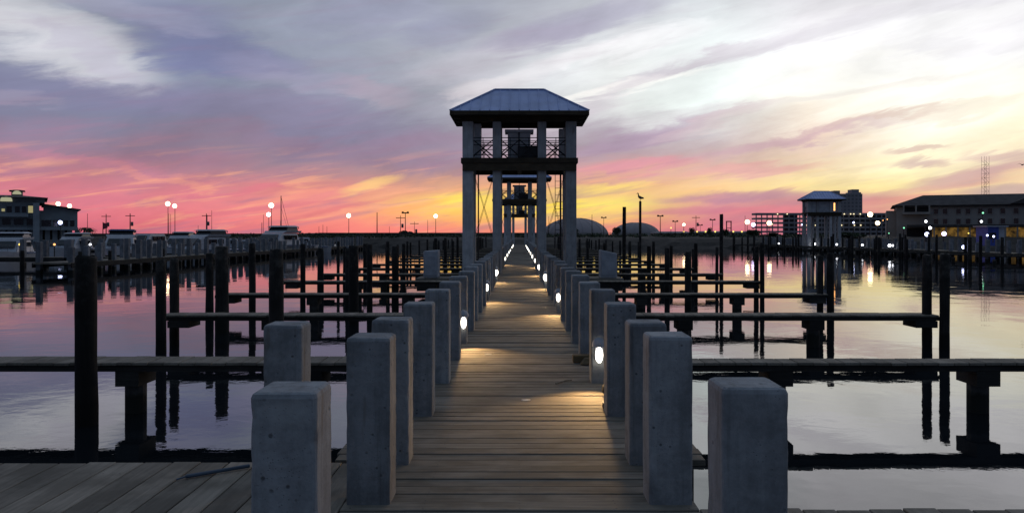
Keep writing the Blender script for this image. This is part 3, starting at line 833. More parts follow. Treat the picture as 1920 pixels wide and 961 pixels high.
def tower(label, loc, enclosed=False):
    t = thing('lookout_tower', label, 'tower', loc, 0, 'towers standing over the walkways')
    for X in (-2.15, 2.15):
        for Y in (0, 1.8): obj('column', colO, t, (X, Y, 0))
    for X in (-.94, .94):
        for Y in (0, 1.8): obj('column', colI, t, (X, Y, 0))
    obj('platform', platform_me, t); obj('girder', girder_me, t); obj('top_beam', ring_me, t)
    r = obj('roof', roof_me, t); obj('fascia', fascia_me, r); obj('soffit', soffit_me, r)
    for rm in rails: obj('railing', rm, t)
    for s in (-1, 1): obj('railing', side_rail, t, (s * 2.2, .0, 0), radians(90))
    c = obj('equipment_cabinet', cab_me, t); obj('cabinet_lid', cab_cap, c)
    obj('control_box', small_me, t); obj('tall_cabinet', tallL, t); obj('tall_cabinet', tallR, t); obj('pipe', pole_me, t)
    for bm_ in braces: obj('cable_brace', bm_, t)
    obj('ladder', ladder_me, t); obj('pipe', pipes_me, t)
    if enclosed:
        for (x0, x1) in ((-1.92, -1.13), (-.75, .75), (1.13, 1.92)):
            for yy in (-.02, 1.82):
                obj('wall_panel', MB().box(x0, x1, yy - .05, yy + .05, 4.78, 6.29).mesh('wall_panel', M['cabinet']), t)
        for s in (-1, 1): obj('wall_panel', MB().box(s * 2.15 - .05, s * 2.15 + .05, .23, 1.57, 4.78, 6.29).mesh('wall_panel', M['cabinet']), t)
        obj('orange_lamp', MB().box(1.35, 1.55, -.09, -.072, 5.0, 6.1).mesh('orange_lamp', M['g_orange']), t)  # glowing strip that stands for the tower's orange lamp
    return t
tower('open concrete lookout tower with blue grey metal hip roof, nearest astride the walkway', (0, 33.5, 0))
tower('second lookout tower astride the walkway, framed between the columns of the nearest', (0, 71.5, 0))
tower('smallest farthest tower seen at the very end of the walkway', (0, 122, 0))
tower('distant walled lookout tower with hip roof over the right hand pier', (43.2, 113.5, 0), True)

# grey cabinets on side platforms just before the tower
for s, nm in ((-1, 'left'), (1, 'right')):
    t = thing('side_platform', f'small dark timber platform at the {nm} side of the walkway before the first tower', 'platform', (s * 1.33, 29.0, 0), 0, 'platforms before the first tower')
    obj('deck', MB().box(min(0, s * 2.45), max(0, s * 2.45), 0, 1.7, -.14, -.004).mesh('platform_deck', M['deck']), t)
    obj('frame', MB().box(min(0, s * 2.4), max(0, s * 2.4), .04, 1.66, -.46, -.145).mesh('platform_frame', M['beam']), t)
    for X in (.5, 2.0): obj('support_column', col_me, t, (s * X, .8, -.19))
    a, b2 = (2.97, 3.57) if s > 0 else (-3.52, -2.98)
    o = MB(); zt0, zt1 = (1.03, .90) if s > 0 else (.98, 1.02)
    o.add([(a, 29.3, 0), (b2, 29.3, 0), (b2, 30.0, 0), (a, 30.0, 0), (a, 29.3, zt0), (b2, 29.3, zt1), (b2, 30.0, zt1), (a, 30.0, zt0)],
          [(0, 3, 2, 1), (4, 5, 6, 7), (0, 1, 5, 4), (1, 2, 6, 5), (2, 3, 7, 6), (3, 0, 4, 7)])
    u = thing('utility_cabinet', f'grey utility cabinet standing on the {nm} side platform before the tower', 'cabinet', (0, 0, 0), 0, 'cabinets on the side platforms')
    obj('housing', o.mesh('housing', M['cabinet'], bevel=.03), u)
    obj('door_panel', MB().box(a + .05, b2 - .05, 29.275, 29.297, .1, .8).mesh('door_panel', M['cabinet'], bevel=.004), u)

# ------------------------------------------------------------------ small things on the deck
o = obj('plastic_rod', MB().rod((-2.16, 5.18, .018), (-1.83, 5.42, .018), .013, 8).rod((-2.16, 5.18, .018), (-2.20, 5.13, .014), .006, 6).mesh('plastic_rod', M['twig']))
tag(o, 'thin dark bluish rod lying on the landing left of the nearest pile', 'rod')
o = obj('stick', MB().rod((at(1042, 8.45).x, 8.45, .012), (at(1058, 8.62).x, 8.62, .012), .009, 6).rod((at(1058, 8.62).x, 8.62, .012), (at(1072, 8.66).x, 8.66, .012), .007, 6).mesh('stick', M['deck_y']))
tag(o, 'thin bent stick lying on the walkway near the right lit pile', 'stick')
for (px, py, w, lb_) in ((986, 750, .045, 'small white splash on the middle of the walkway planks'), (915, 664, .05, 'small pale splash farther down on the left of the walkway')):
    D = EYE * F / (py - VY); p = at(px, D)
    b = MB(); n = 14
    vs = [(p.x + w * cos(2 * pi * i / n) * random.uniform(.8, 1.1), D + w * .7 * sin(2 * pi * i / n) * random.uniform(.7, 1.1), .0065) for i in range(n)]
    vs2 = [(v[0], v[1], .001) for v in vs]
    b.add(vs + vs2, [tuple(range(n))] + [(i, (i + 1) % n, n + (i + 1) % n, n + i)[::-1] for i in range(n)])
    tag(obj('bird_dropping', b.mesh('bird_dropping', M['dropping'])), lb_, 'bird dropping')
o = obj('wood_block', MB().box(.52, .98, 9.86, 10.0, .0, .09).frustum((.60, .77, 9.7, 9.86), (.66, .77, 9.76, 9.86), 0, .07).mesh('wood_block', M['block'], bevel=.008, seg=1))
o.data.transform(Matrix.Translation((.14, 0, .004)))
tag(o, 'yellowish wooden block lying at the foot of a pile on the right', 'wood block')
o = obj('cleat', MB().box(.70, .90, 7.28, 7.36, .003, .05).ball((.8, 7.9, .06), .05, .07, .06).mesh('cleat', M['black'], bevel=0))
o.data.transform(Matrix.Translation((.06, .0, 0)))
tag(o, 'small black rubber lump at the foot of the lit right pile', 'cleat')

# ------------------------------------------------------------------ birds
def bird(loc, s, rz, label, flying=False):
    bm = MB(); n = 12
    # one continuous body lofted along a spine from tail to beak
    spine = [(-.24, .0, .01), (-.15, .02, .035), (-.06, .04, .075), (.03, .07, .09), (.10, .11, .075), (.135, .17, .045), (.145, .24, .032),
             (.155, .29, .034), (.18, .315, .038), (.215, .31, .024), (.25, .295, .010), (.30, .275, .003)] if not flying else \
            [(-.24, .0, .008), (-.15, .0, .03), (-.05, .0, .05), (.05, .01, .055), (.13, .02, .035), (.18, .03, .03), (.22, .03, .022), (.28, .02, .003)]
    rings = []
    for i, (a, h, r) in enumerate(spine):
        j0, j1 = spine[max(0, i - 1)], spine[min(len(spine) - 1, i + 1)]
        d = Vector((j1[0] - j0[0], 0, j1[1] - j0[1])).normalized(); w = Vector((-d.z, 0, d.x))
        rings.append([(Vector((a, 0, h)) + w * r * cos(2 * pi * q / n) + Vector((0, 1, 0)) * r * .8 * sin(2 * pi * q / n)) * s for q in range(n)])
    vs = [v for r in rings for v in r]
    bm.add(vs, [(j * n + i, j * n + (i + 1) % n, (j + 1) * n + (i + 1) % n, (j + 1) * n + i) for j in range(len(spine) - 1) for i in range(n)] + [tuple(range(n))[::-1], tuple(range(len(vs) - n, len(vs)))])
    t = thing('bird', label, 'bird', loc, rz)
    obj('body', bm.mesh('bird_body', M['feather'], True), t)
    for y_ in (-1, 1):
        w = MB()
        if flying:
            w.add([Vector(p) * s for p in ((.08, y_ * .03, .03), (-.06, y_ * .03, .02), (.02, y_ * .28, .14), (.09, y_ * .25, .145), (-.04, y_ * .52, .05), (.0, y_ * .53, .055), (.02, y_ * .1, .045), (.0, y_ * .27, .155))],
                  [(0, 1, 2, 3), (3, 2, 4, 5), (0, 3, 7, 6), (6, 7, 2, 1)])
        else:
            w.ball((-.05 * s, y_ * .065 * s, .05 * s), .14 * s, .018 * s, .05 * s)
            leg = MB().rod((.02 * s, y_ * .03 * s, -.02 * s), (.02 * s, y_ * .03 * s, -.15 * s), .008 * s, 6).box(-.0 * s, .07 * s, (y_ * .03 - .02) * s, (y_ * .03 + .02) * s, -.155 * s, -.145 * s)
            obj('leg', leg.mesh('bird_leg', M['feather']), t)
        obj('wing', w.mesh('bird_wing', M['feather'], True), t)
p = at(1201, 46.0)
bird((p.x, 46.0, hz(377, 46) + .155 * .95), .95, radians(200), 'bird perched upright on top of the tallest slim piling')
p = at(1917, 90)
bird((p.x, 90, hz(309, 90)), 1.3, radians(30), 'small dark bird flying at the right edge of the sky', True)

# ------------------------------------------------------------------ side piers with their own pile rows
def side_pier(name, lab, X, y0, y1, pile_lab, grp, fingers, lamps, step=1.55, tall=1.22, pw=.30, slope=0.0):
    L = y1 - y0
    t = thing(name, lab, 'pier', (X, y0, 0), atan2(-slope, 1))
    obj('deck', MB().box(-1.1, 1.1, 0, L, -.1, 0).mesh('pier_deck', M['deck_y']), t)
    obj('edge_beam', MB().box(-1.16, -1.103, 0, L, -.3, -.02).mesh('pier_edge', M['beam']), t)
    obj('edge_beam', MB().box(1.103, 1.16, 0, L, -.3, -.02).mesh('pier_edge', M['beam']), t)
    shs = [MB().box(-pw / 2 * k3, pw / 2 * k3, -pw / 2 * k3, pw / 2 * k3, -1.6, tall + e).mesh('side_pile', M['concrete_far'], bevel=.02, seg=1) for e, k3 in ((-.14, .85), (-.03, .95), (.03, 1.0), (.1, .9), (-.3, .9))]
    i = 0; q = .3
    while q < L:
        for s in (-1, 1):
            dx = slope * q
            if random.random() < .09: continue
            o = obj('concrete_pile', random.choice(shs), None, (X + dx + s * .93, y0 + q + random.uniform(-.08, .08), random.uniform(-.06, .06)))
            row = 'row nearer the walkway' if s * X < 0 else 'outer row'
            if i < 14: tag(o, pile_lab + f', {ORD[i]} from the near end, {row}', 'pile', grp)
            else: tag(o, pile_lab + f', far along the {row}', 'pile', grp)
        q += step; i += 1
    return t
left_pier = side_pier('side_pier', 'long low pier with pale piles across the water on the left', -26.6, 45.5, 122, 'pale pile of the left side pier', 'piles of the left side pier', 0, 0, slope=.022)
right_pier = side_pier('side_pier', 'long low pier with lamps and pale piles across the water on the right', 43.2, 58, 150, 'pale pile of the right side pier', 'piles of the right side pier', 0, 0, tall=1.1)
# cross piers at the far left
def cross_pier(x0, x1, y, lab, pl, grp, step=1.9, w=.32, tall=1.2):
    t = thing('side_pier', lab, 'pier', (x0, y, 0))
    obj('deck', MB().box(0, x1 - x0, -.8, .8, -.1, 0).mesh('pier_deck', M['deck']), t)
    obj('edge_beam', MB().box(0, x1 - x0, -.86, -.803, -.32, -.02).mesh('pier_edge', M['beam']), t)
    sh = MB().box(-w / 2, w / 2, -w / 2, w / 2, -1.6, tall).mesh('side_pile', M['concrete_far'], bevel=.02, seg=1)
    q = .5
    while q < x1 - x0:
        o = obj('concrete_pile', sh, None, (x0 + q, y + random.choice([-.7, .7]), random.uniform(-.1, .1))); tag(o, pl, 'pile', grp)
        q += step * random.uniform(.6, 1.5)
cross_pier(-48, -27.9, 57, 'cross pier joining the left side pier, with sparse pale piles', 'pale concrete pile of the near cross pier at far left', 'piles of the near left cross pier', 2.2)
cross_pier(-66, -27, 84, 'farther cross pier behind the moored boats at left', 'pale concrete pile of the farther cross pier at left', 'piles of the farther left cross pier', 2.6)
# fingers of the right side pier reach towards us, with dark posts
for n in range(13):
    Y = 61 + 5.8 * n
    lab = 'low dark finger pier reaching out from the right side pier'
    t = thing('finger_pier', lab, 'finger pier', (35.2, Y, 0), 0, 'finger piers of the right side pier')
    obj('deck', MB().box(0, 6.85, 0, .6, -.12, 0).mesh('finger_deck', M['beam']), t)
    for X in (1.2, 4): obj('support_column', col_me, t, (X, .3, 0))
    for X, dy, d, tp in ((34.9, 0, .24, 1.3), (38.5, 2.8, .26, 1.5), (41.3, 1.5, .24, 1.3), (36.2, 3.0, .22, 1.35)):
        if random.random() < .15: continue
        Y2 = Y + dy
        post(VX + (X + random.uniform(-.4, .4)) * F / Y2, Y2, d, round(tp + random.choice([-.1, 0, .2]), 1), 'dark timber post among the finger piers of the right side pier', 'posts of the right side pier')
# fingers of the left side pier towards the right/behind
for n in range(11):
    Y = 62 + 5.8 * n
    t = thing('finger_pier', 'low finger pier on the far side of the left side pier', 'finger pier', (-34 + .022 * (Y - 45), Y, 0), 0, 'finger piers of the left side pier')
    obj('deck', MB().box(0, 6.2, 0, .6, -.12, 0).mesh('finger_deck', M['beam']), t)
    for X in (1.2, 4): obj('support_column', col_me, t, (X, .3, 0))
# a few nearer dark posts by the left side pier
for px, D, d in ((42, 50, .25), (150, 47, .22), (206, 50, .2), (262, 54, .2), (306, 58, .22), (352, 62, .2)):
    post(px, D, d, .6, f'short dark post under the left side pier near its piles', 'short posts by the left side pier')

# lamps standing on the right side pier
glob = {}
def globe(name, mat, r):
    r *= .82
    key = (mat, round(r, 3))
    if key not in glob: glob[key] = MB().ball((0, 0, 0), r, r, r, 20, 12).mesh(name, M[mat], True)
    return glob[key]
LAMP_N = [0]
def low_lamp(px, D, z, r, mat, lab, group='low lamps along the right side pier'):
    p = at(px, D)
    t = thing('bollard_lamp', lab, 'lamp', (p.x, D, 0), 0, group)
    obj('stem', MB().rod((0, 0, -.2), (0, 0, z - r * .8), .04, 6).mesh('lamp_stem', M['dark_steel']), t)
    obj('globe', globe('lamp_globe', mat, r), t, (0, 0, z))
for px, py, r, mat, lab in ((1417, 456, .13, 'g_white', 'small white deck lamp, leftmost on the right side pier'), (1460, 456, .13, 'g_white', 'small white deck lamp, second from the left on the right side pier'),
                       (1527, 457, .2, 'g_white', 'white deck lamp just below the walled distant tower'), (1569, 458, .14, 'g_white', 'small deck lamp right of the walled tower base'),
                       (1617, 459, .14, 'g_white', 'small deck lamp below the tall far hotel block'), (1668, 460, .2, 'g_white', 'bright deck lamp paired close with a smaller one'),
                       (1674, 460, .12, 'g_white', 'smaller deck lamp close beside the bright one'), (1741, 462, .1, 'g_yellow', 'dim yellow deck lamp on the right side pier'),
                       (1807, 463, .22, 'g_blue', 'large bluish deck lamp on the right side pier')):
    D = 41.6 * F / (px - VX)
    low_lamp(px, D, hz(py, D), r, mat, lab)
for px, py, D, mat, lab in ((37, 458, 60, 'g_yellow', 'yellow dock lamp at far left low over the water'), (102, 458, 61, 'g_orange', 'small amber dock lamp before the left waterfront building'),
                            (169, 458, 70, 'g_white', 'tiny pale dock lamp behind the left side pier'), (483, 452, 90, 'g_orange', 'tiny orange dock lamp beside the moored cruiser')):
    low_lamp(px, D, hz(py, D), .10, mat, lab, 'small dock lamps on the left')

# ------------------------------------------------------------------ tall lamps and poles on the shore
def street_lamp(px, py, D, r, mat, lab, double=None, thin=.09):
    p = at(px, D); z = hz(py, D)
    t = thing('street_lamp', lab, 'street lamp', (p.x, D, 1.0), 0, 'tall lamps along the shore')
    b = MB().rod((0, 0, -.5), (0, 0, z - 1.0), thin, 6, thin * .6).bar((0, 0, z - 1.05), (.5, -.1, z - .98), .08, .06)
    obj('pole', b.mesh('lamp_pole', M['dark_steel']), t)
    obj('lamp_head', globe('lamp_globe', mat, r), t, (0, -.15, z - 1.0))  # oversized ball, so its shape takes in the glare around the lamp
SL = [(110, 382, 175, .55, 'g_warm', 'tall street lamp above the left building, left of two'), (131, 386, 178, .55, 'g_warm', 'tall street lamp above the left building, right of two'),
 (114, 417, 118, .36, 'g_blue', 'bluish white floodlight on a pole before the left building'),
 (315, 382, 185, .62, 'g_warm', 'tall street lamp on the left shore, higher of a close pair'), (328, 386, 188, .58, 'g_warm', 'tall street lamp on the left shore, lower of a close pair'),
 (509, 385, 185, .68, 'g_warm', 'bright tall street lamp left of the sailboat mast'), (504, 402, 180, .55, 'g_white', 'cool white lamp just below the bright warm one by the mast'),
 (654, 404, 190, .6, 'g_warm', 'lone tall street lamp on the shore left of the towers'), (817, 405, 190, .55, 'g_warm', 'lone tall street lamp closest left of the first tower'),
 (1282, 421, 200, .42, 'g_warm', 'dim warm street lamp above the low buildings right of the domes'), (1258, 427, 220, .28, 'g_orange', 'very faint distant lamp right of the domes'),
 (1401, 416, 170, .58, 'g_warm', 'bright street lamp left of the parking garage, upper'), (1412, 421, 165, .5, 'g_violet', 'violet white lamp close by the upper one left of the garage'),
 (1442, 418, 170, .58, 'g_warm', 'bright warm lamp in front of the parking garage'), (1631, 402, 170, .62, 'g_warm', 'bright warm lamp between hotel block and big roofed building'),
 (1645, 418, 165, .52, 'g_warm', 'bright orange white lamp lower beside the big roofed building'),
 (1503.5, 421, 165, .2, 'g_blue', 'small blue white lamp left of the walled tower legs'), (1600, 417, 165, .22, 'g_blue', 'small blue lamp before the garage right wing'),
 (1735, 415, 120, .22, 'g_white', 'small cool white lamp before the big roofed building, left'), (1743, 427, 118, .26, 'g_white', 'pale lamp just above the large blue floodlight'),
 (1737, 439, 112, .36, 'g_blue', 'large blue floodlight before the big roofed building'), (1769, 438, 112, .36, 'g_violet', 'large violet floodlight before the lit shopfront'),
 (1842, 399, 120, .16, 'g_green', 'small green light before the big roofed building'), (1839, 415, 120, .2, 'g_white', 'small white lamp below the green light'),
 (1850, 441, 112, .16, 'g_blue', 'small bluish lamp near the blue kiosk, left'), (1862, 443, 112, .17, 'g_blue', 'small bluish lamp near the blue kiosk, right'),
 (1694, 427, 125, .14, 'g_green', 'tiny green lamp at the left part of the big roofed building'), (1666, 437, 130, .1, 'g_green', 'tiniest green light low at the shore'),
 (1815, 437, 125, .13, 'g_yellow', 'small yellow lamp in the lit shopfront, left'), (1834, 438, 125, .16, 'g_yellow', 'small yellow lamp in the lit shopfront, right'),
 (1559, 384, 300, .01, 'g_orange', None), (1655, 413, 168, .14, 'g_orange', 'tiny orange light left of the big building, upper left'), (1663, 411, 168, .14, 'g_orange', 'tiny orange light left of the big building, upper right'),
 (998, 421, 190, .3, 'g_warm', 'small warm lamp seen between the legs of the far towers')]
for a in SL:
    if a[5]: street_lamp(a[0], a[1], a[2], a[3], a[4], a[5])

def upole(px, py, D, lab, style=0, r=.12, group='utility poles and masts along the shore'):
    p = at(px, D); z = hz(py, D) - 1.0
    nm = {0: 'utility_pole', 1: 'utility_pole', 2: 'flagpole', 3: 'light_mast'}[style]
    t = thing(nm, lab, nm.replace('_', ' '), (p.x, D, 1.0), 0, group)
    obj('pole', MB().rod((0, 0, -.5), (0, 0, z), r, 6, r * .6).mesh('pole', M['bark']), t)
    if style == 1:
        obj('crossarm', MB().bar((-1.0, 0, z - .5), (1.0, 0, z - .5), .12, .14).mesh('crossarm', M['bark']), t)
        obj('transformer', MB().lathe([(.22, -.45), (.25, -.4), (.25, .35), (.2, .42)], 10, (.42, 0, z - 2.2)).mesh('transformer', M['steel'], True), t)
    if style == 2:
        b = MB(); b.add([(0, 0, z - .1), (.5, .1, z - .25), (.95, -.05, z - .3), (.95, -.05, z - 1.2), (.5, .1, z - 1.3), (0, 0, z - 1.5)] + [(0, .02, z - .1), (.5, .12, z - .25), (.95, -.03, z - .3), (.95, -.03, z - 1.2), (.5, .12, z - 1.3), (0, .02, z - 1.5)],
                       [(0, 1, 4, 5), (1, 2, 3, 4), (11, 10, 7, 6), (10, 9, 8, 7)])
        obj('flag', b.mesh('flag', M['flag']), t)
    if style == 3:
        obj('light_bar', MB().bar((-.8, 0, z), (.8, 0, z), .2, .25).box(-.75, -.35, -.2, .1, z - .1, z + .3).box(.35, .75, -.2, .1, z - .1, z + .3).mesh('light_bar', M['dark_steel']), t)
UP = [(164, 400, 190, 'thin mast just right of the left building', 0, .08), (199, 401, 170, 'utility pole with a transformer right of the palm', 1, .12), (244, 400, 170, 'taller pole with a box halfway, left shore', 1, .14),
 (193, 416, 160, 'short flagpole with a dark red flag at left', 2, .1), (387, 400, 175, 'dark pole with crossarm left of centre shore', 1, .12), (397, 394, 180, 'very thin tall mast beside the crossarm pole', 0, .06),
 (494, 402, 190, 'thin mast left of the bright lamps', 0, .06), (491, 417, 190, 'short mast left of the thin one', 0, .1),
 (598, 424, 200, 'tiny pole left of three in a row', 0, .07), (605.5, 421, 200, 'tiny pole middle of three in a row', 0, .07), (613, 424, 200, 'tiny pole right of three in a row', 0, .07),
 (707, 398, 170, 'tall plain pole right of the lone lamp', 0, .13), (751, 404, 175, 'leaning looking pole before the hump of scrub', 1, .1), (760, 399, 175, 'pole with a flat fixture on top before the scrub', 3, .12),
 (777, 415, 185, 'short pole with crossarm right of the scrub', 1, .08), (802, 412, 185, 'thin pole left of the lone lamp by the tower', 0, .07), (730, 424, 200, 'tiny pole between taller ones', 0, .07),
 (1110, 402, 230, 'pole standing before the larger dome', 0, .12), (1132, 408, 230, 'light mast at the right edge of the larger dome', 3, .1), (1029, 405, 230, 'pole left of the larger dome', 0, .1),
 (1238, 405, 200, 'light mast right of the smaller dome', 3, .13), (1266, 415, 220, 'small light mast between lamp and dome', 3, .1), (1305, 404, 200, 'utility pole above the shore trees', 1, .11), (1336, 412, 220, 'small light mast above the round tree', 3, .1),
 (1397, 404, 220, 'thin mast above the upper lamp left of the garage', 0, .08), (316.5, 400, 230, 'tall thin pole below the lamp pair, left', 0, .07), (320, 401, 230, 'tall thin pole below the lamp pair, right', 0, .07), (1313, 422, 260, 'tiny pole right of the utility pole', 3, .08)]
for a in UP: upole(a[0], a[1], a[2], a[3], a[4], a[5])

# ------------------------------------------------------------------ shore walls, low buildings
def simple(name, lab, cat, b, mat, loc=(0, 0, 0)):
    return tag(obj(name, b.mesh(name, M[mat]), loc=loc), lab, cat)
x0, x1 = at(597, 175).x, at(1024, 175).x
w = thing('seawall', 'long dark flat topped seawall behind the piles left of and behind the towers', 'seawall', (0, 175, 0))
obj('wall', MB().box(x0, x1, 0, 1.5, 0, hz(436, 175)).mesh('seawall_body', M['wall_far']), w)
for i in range(9):
    xa = x0 + (x1 - x0) * i / 9 + .3
    obj('wall_panel', MB().box(xa, xa + (x1 - x0) / 9 - .6, -.12, -.003, 1.2, hz(437.5, 175)).mesh('wall_panel', M['wall_far']), w)
w = thing('seawall', 'low dark seawall behind the moored boats on the left', 'seawall', (0, 190, 0))
obj('wall', MB().box(at(-300, 190).x, at(596, 190).x, 0, 1.5, 0, hz(437.5, 190)).mesh('seawall_body', M['wall_far']), w)

def low_building(px0, px1, py, D, lab, mat='bldg', roof='concrete_far', dep=14, n=6, lit=False, rise=.6):
    p0, p1 = at(px0, D).x, at(px1, D).x; z = hz(py, D)
    t = thing('low_building', lab, 'building', (0, D, 0))
    obj('wall', MB().box(p0, p1, 0, dep, .8, z - rise).mesh('building_wall', M[mat]), t)
    obj('roof', MB().frustum((p0 - .5, p1 + .5, -.6, dep + .5), (p0 + 1.5, p1 - 1.5, dep * .4, dep * .6), z - rise + .003, z).mesh('building_roof', M[roof]), t)
    wm = box_mesh('far_window', (-.5, .5, -.05, 0.02, 0, .9), M['dark_glass'])
    for i in range(n):
        obj('window', wm, t, (p0 + (p1 - p0) * (i + .5) / n, -.003, 1.5))
    return t
low_building(1232, 1300, 433.5, 300, 'low pale flat building right of the smaller dome', 'bldg', n=5)
low_building(1300, 1420, 433, 320, 'long low building behind the shore trees with yellow lamps', 'bldg', n=9)
low_building(560, 640, 436.5, 320, 'low dark shed line on the far left shore', 'bldg_blue', n=6)
for i, px in enumerate((1282, 1307, 1323, 1341, 1375, 1391)):
    low_lamp(px, 290, hz(434, 290), .34, 'g_yellow', 'small yellow porch lamp, %s from the left on the long low building' % ORD[i], 'yellow porch lamps of the low building')

# domes
def dome(px0, px1, ptop, D, lab, dep=30, arch=False):
    a, b2 = at(px0, D).x, at(px1, D).x; R = (b2 - a) / 2; cx = (a + b2) / 2; H = hz(ptop, D) - 1.2
    t = thing('domed_hall', lab, 'dome', (cx, D + R, 1.2))
    n, m = 36, 9
    b = MB(); vs = []
    for j in range(m + 1):
        th = pi / 2 * j / m
        for i in range(n):
            f = 2 * pi * i / n
            vs.append((R * cos(th) * cos(f), R * .8 * cos(th) * sin(f), H * sin(th)))
    b.add(vs, [(j * n + i, j * n + (i + 1) % n, (j + 1) * n + (i + 1) % n, (j + 1) * n + i) for j in range(m) for i in range(n)])
    obj('shell', b.mesh('dome_shell', M['dome'], True), t)
    r = MB()
    for i in range(0, n, 2):
        f = 2 * pi * i / n
        for j in range(m - 1):
            t0, t1 = pi / 2 * j / m, pi / 2 * (j + 1) / m
            r.rod((R * cos(t0) * cos(f) * 1.002, R * .8 * cos(t0) * sin(f) * 1.002, H * sin(t0) * 1.002), (R * cos(t1) * cos(f) * 1.002, R * .8 * cos(t1) * sin(f) * 1.002, H * sin(t1) * 1.002), .12, 4)
    obj('rib', r.mesh('dome_rib', M['hotel']), t)
    obj('base_wall', MB().lathe([(R * 1.01, 0), (R * 1.01, 1.5)], 36, (0, 0, 0), 1, .8).mesh('dome_base', M['bldg']), t)
dome(1018, 1148, 407, 420, 'larger pale domed hall on the shore behind the tower')
dome(1152, 1246, 416, 430, 'smaller pale domed hall right of the larger one')

# parking garage, hotel, mast, gantry
D = 600; x0, x1 = at(1418, D).x, at(1684, D).x; zt = hz(399, D)
t = thing('parking_garage', 'long open sided parking garage with five decks left of and behind the walled tower', 'parking garage', (x0, D, 0))
lev = [1.5 + (zt - 1.5) * i / 5 for i in range(6)]
for i, zz in enumerate(lev[1:]):
    obj('parking_deck', MB().box(0, x1 - x0, 0, 12, zz - 1.5, zz - .25 if i < 4 else zz).mesh('parking_deck', M['hotel']), t)
nc = 26; cm = MB().box(-.35, .35, -.1, .6, .5, zt - .3).mesh('garage_column', M['hotel'])
for i in range(nc + 1): obj('column', cm, t, ((x1 - x0) * i / nc, 0, 0)); 
for a, b2 in ((.22, .30), (.40, 1.0)):
    obj('stair_core', MB().box((x1 - x0) * a, (x1 - x0) * b2, 3, 10, 1, zt - .4).mesh('stair_core', M['concrete_far']), t)
obj('ground_deck', MB().box(0, x1 - x0, 0, 12, .8, 1.6).mesh('ground_deck', M['hotel']), t)
gl = globe('garage_lamp', 'g_pale', .55)
for px, py in ((1458, 401), (1476, 401), (1583, 401), (1595, 401), (1601, 401), (1613, 401), (1448, 420), (1512, 422), (1529, 422), (1571, 422), (1578, 422), (1602, 422), (1614, 422)):
    p = at(px, D - 1); obj('lamp', gl, t, (p.x - x0, -1, hz(py, D - 1)))
D = 700
t = thing('hotel_block', 'tall grey far hotel block rising behind the walled tower', 'hotel', (at(1566, D).x, D, 0))
wx = at(1617, D).x - at(1566, D).x
obj('wall', MB().box(0, wx, 0, 18, 0, hz(363, D)).mesh('hotel_wall', M['hotel']), t)
obj('roof_block', MB().box(0, 5, 2, 14, hz(363, D) + .003, hz(357, D)).mesh('roof_block', M['hotel']), t)
obj('roof_block', MB().box(wx * .62, wx * .99, 2, 14, hz(363, D) + .003, hz(360, D)).mesh('roof_block', M['hotel']), t)
obj('roof_block', MB().box(wx * .68, wx * .93, 3, 13, hz(360, D) + .003, hz(354.5, D)).mesh('roof_block', M['hotel']), t)
wm = box_mesh('hotel_window', (-.9, .9, -.06, .0, 0, 1.7), M['hotel_glass'])
for r_ in range(10):
    for c2 in range(7):
        obj('window', wm, t, (1.8 + (wx - 3.6) * c2 / 6, -.004, 7 + r_ * 3.1))
D = 450
mx = at(1847.5, D).x; t = thing('lattice_mast', 'tall thin lattice radio mast rising behind the big roofed building', 'mast', (mx, D, 1))
H = hz(293, D) - 1; hw = 1.35
b = MB()
for sx in (-1, 1):
    for sy in (-1, 1): b.rod((sx * hw, sy * hw, 0), (sx * hw, sy * hw, H), .075, 4)
obj('leg', b.mesh('mast_legs', M['steel']), t)
for sy in (-1, 1):
    b = MB(); q = 0; i = 0
    while q < H - 2.5:
        s = 1 if i % 2 else -1
        b.rod((-s * hw, sy * hw, q), (s * hw, sy * hw, q + 2.5), .055, 4); b.rod((-hw, sy * hw, q), (hw, sy * hw, q), .055, 4)
        q += 2.5; i += 1
    obj('lattice', b.mesh('mast_lattice', M['steel']), t)

D = 300
gx = at(1366.5, D).x; t = thing('gantry', 'small square portal frame standing on the shore', 'gantry', (gx, D, 1))
Hh = hz(416, D) - 1
for s in (-1, 1): obj('post', MB().box(s * .85 - .16, s * .85 + .16, -.2, .2, 0, Hh).mesh('gantry_post', M['flag']), t)
obj('crossbeam', MB().box(-1.05, 1.05, -.22, .22, Hh + .003, Hh + .4).box(-.69, .69, -.1, .1, Hh * .55, Hh * .55 + .25).mesh('gantry_beam', M['flag']), t)

# big roofed waterfront building on the right
D = 172
def bx(px, th=radians(-24), p0=1800):
    k0 = (p0 - VX) / F; k1 = (px - VX) / F; X0_ = k0 * D
    return (k1 * D - X0_) / (cos(th) - k1 * sin(th))
t = thing('waterfront_building', 'large two storey building with dark hip roof and lit ground floor at right', 'building', (at(1800, D).x, D, 0), radians(-24))
ze = hz(384, D); X0, X1 = bx(1681), bx(2010)
obj('wall', MB().box(X0, X1, 0, 26, .9, ze).mesh('building_wall', M['bldg']), t)
rf = obj('roof', MB().frustum((X0 - .9, X1 + 1, -.9, 27), (bx(1727) + .6, X1 - 5, 5, 21), ze + .003, hz(365, D + 5)).mesh('building_roof', M['bldg_roof']), t)
obj('cross_gable', MB().add([(bx(1893), -1.2, ze + .1), (bx(2010), -1.2, ze + .1), (bx(1950), -1.2, hz(362, D)), (bx(1893), 9, ze + .1), (bx(2010), 9, ze + .1), (bx(1950), 9, hz(362, D))], [(0, 1, 2), (5, 4, 3), (0, 2, 5, 3), (2, 1, 4, 5), (1, 0, 3, 4)]).mesh('cross_gable', M['bldg_roof']), t)
obj('side_wing', MB().box(bx(1662), X0 - .003, 2, 20, .9, hz(393, D)).mesh('side_wing', M['bldg']), t)
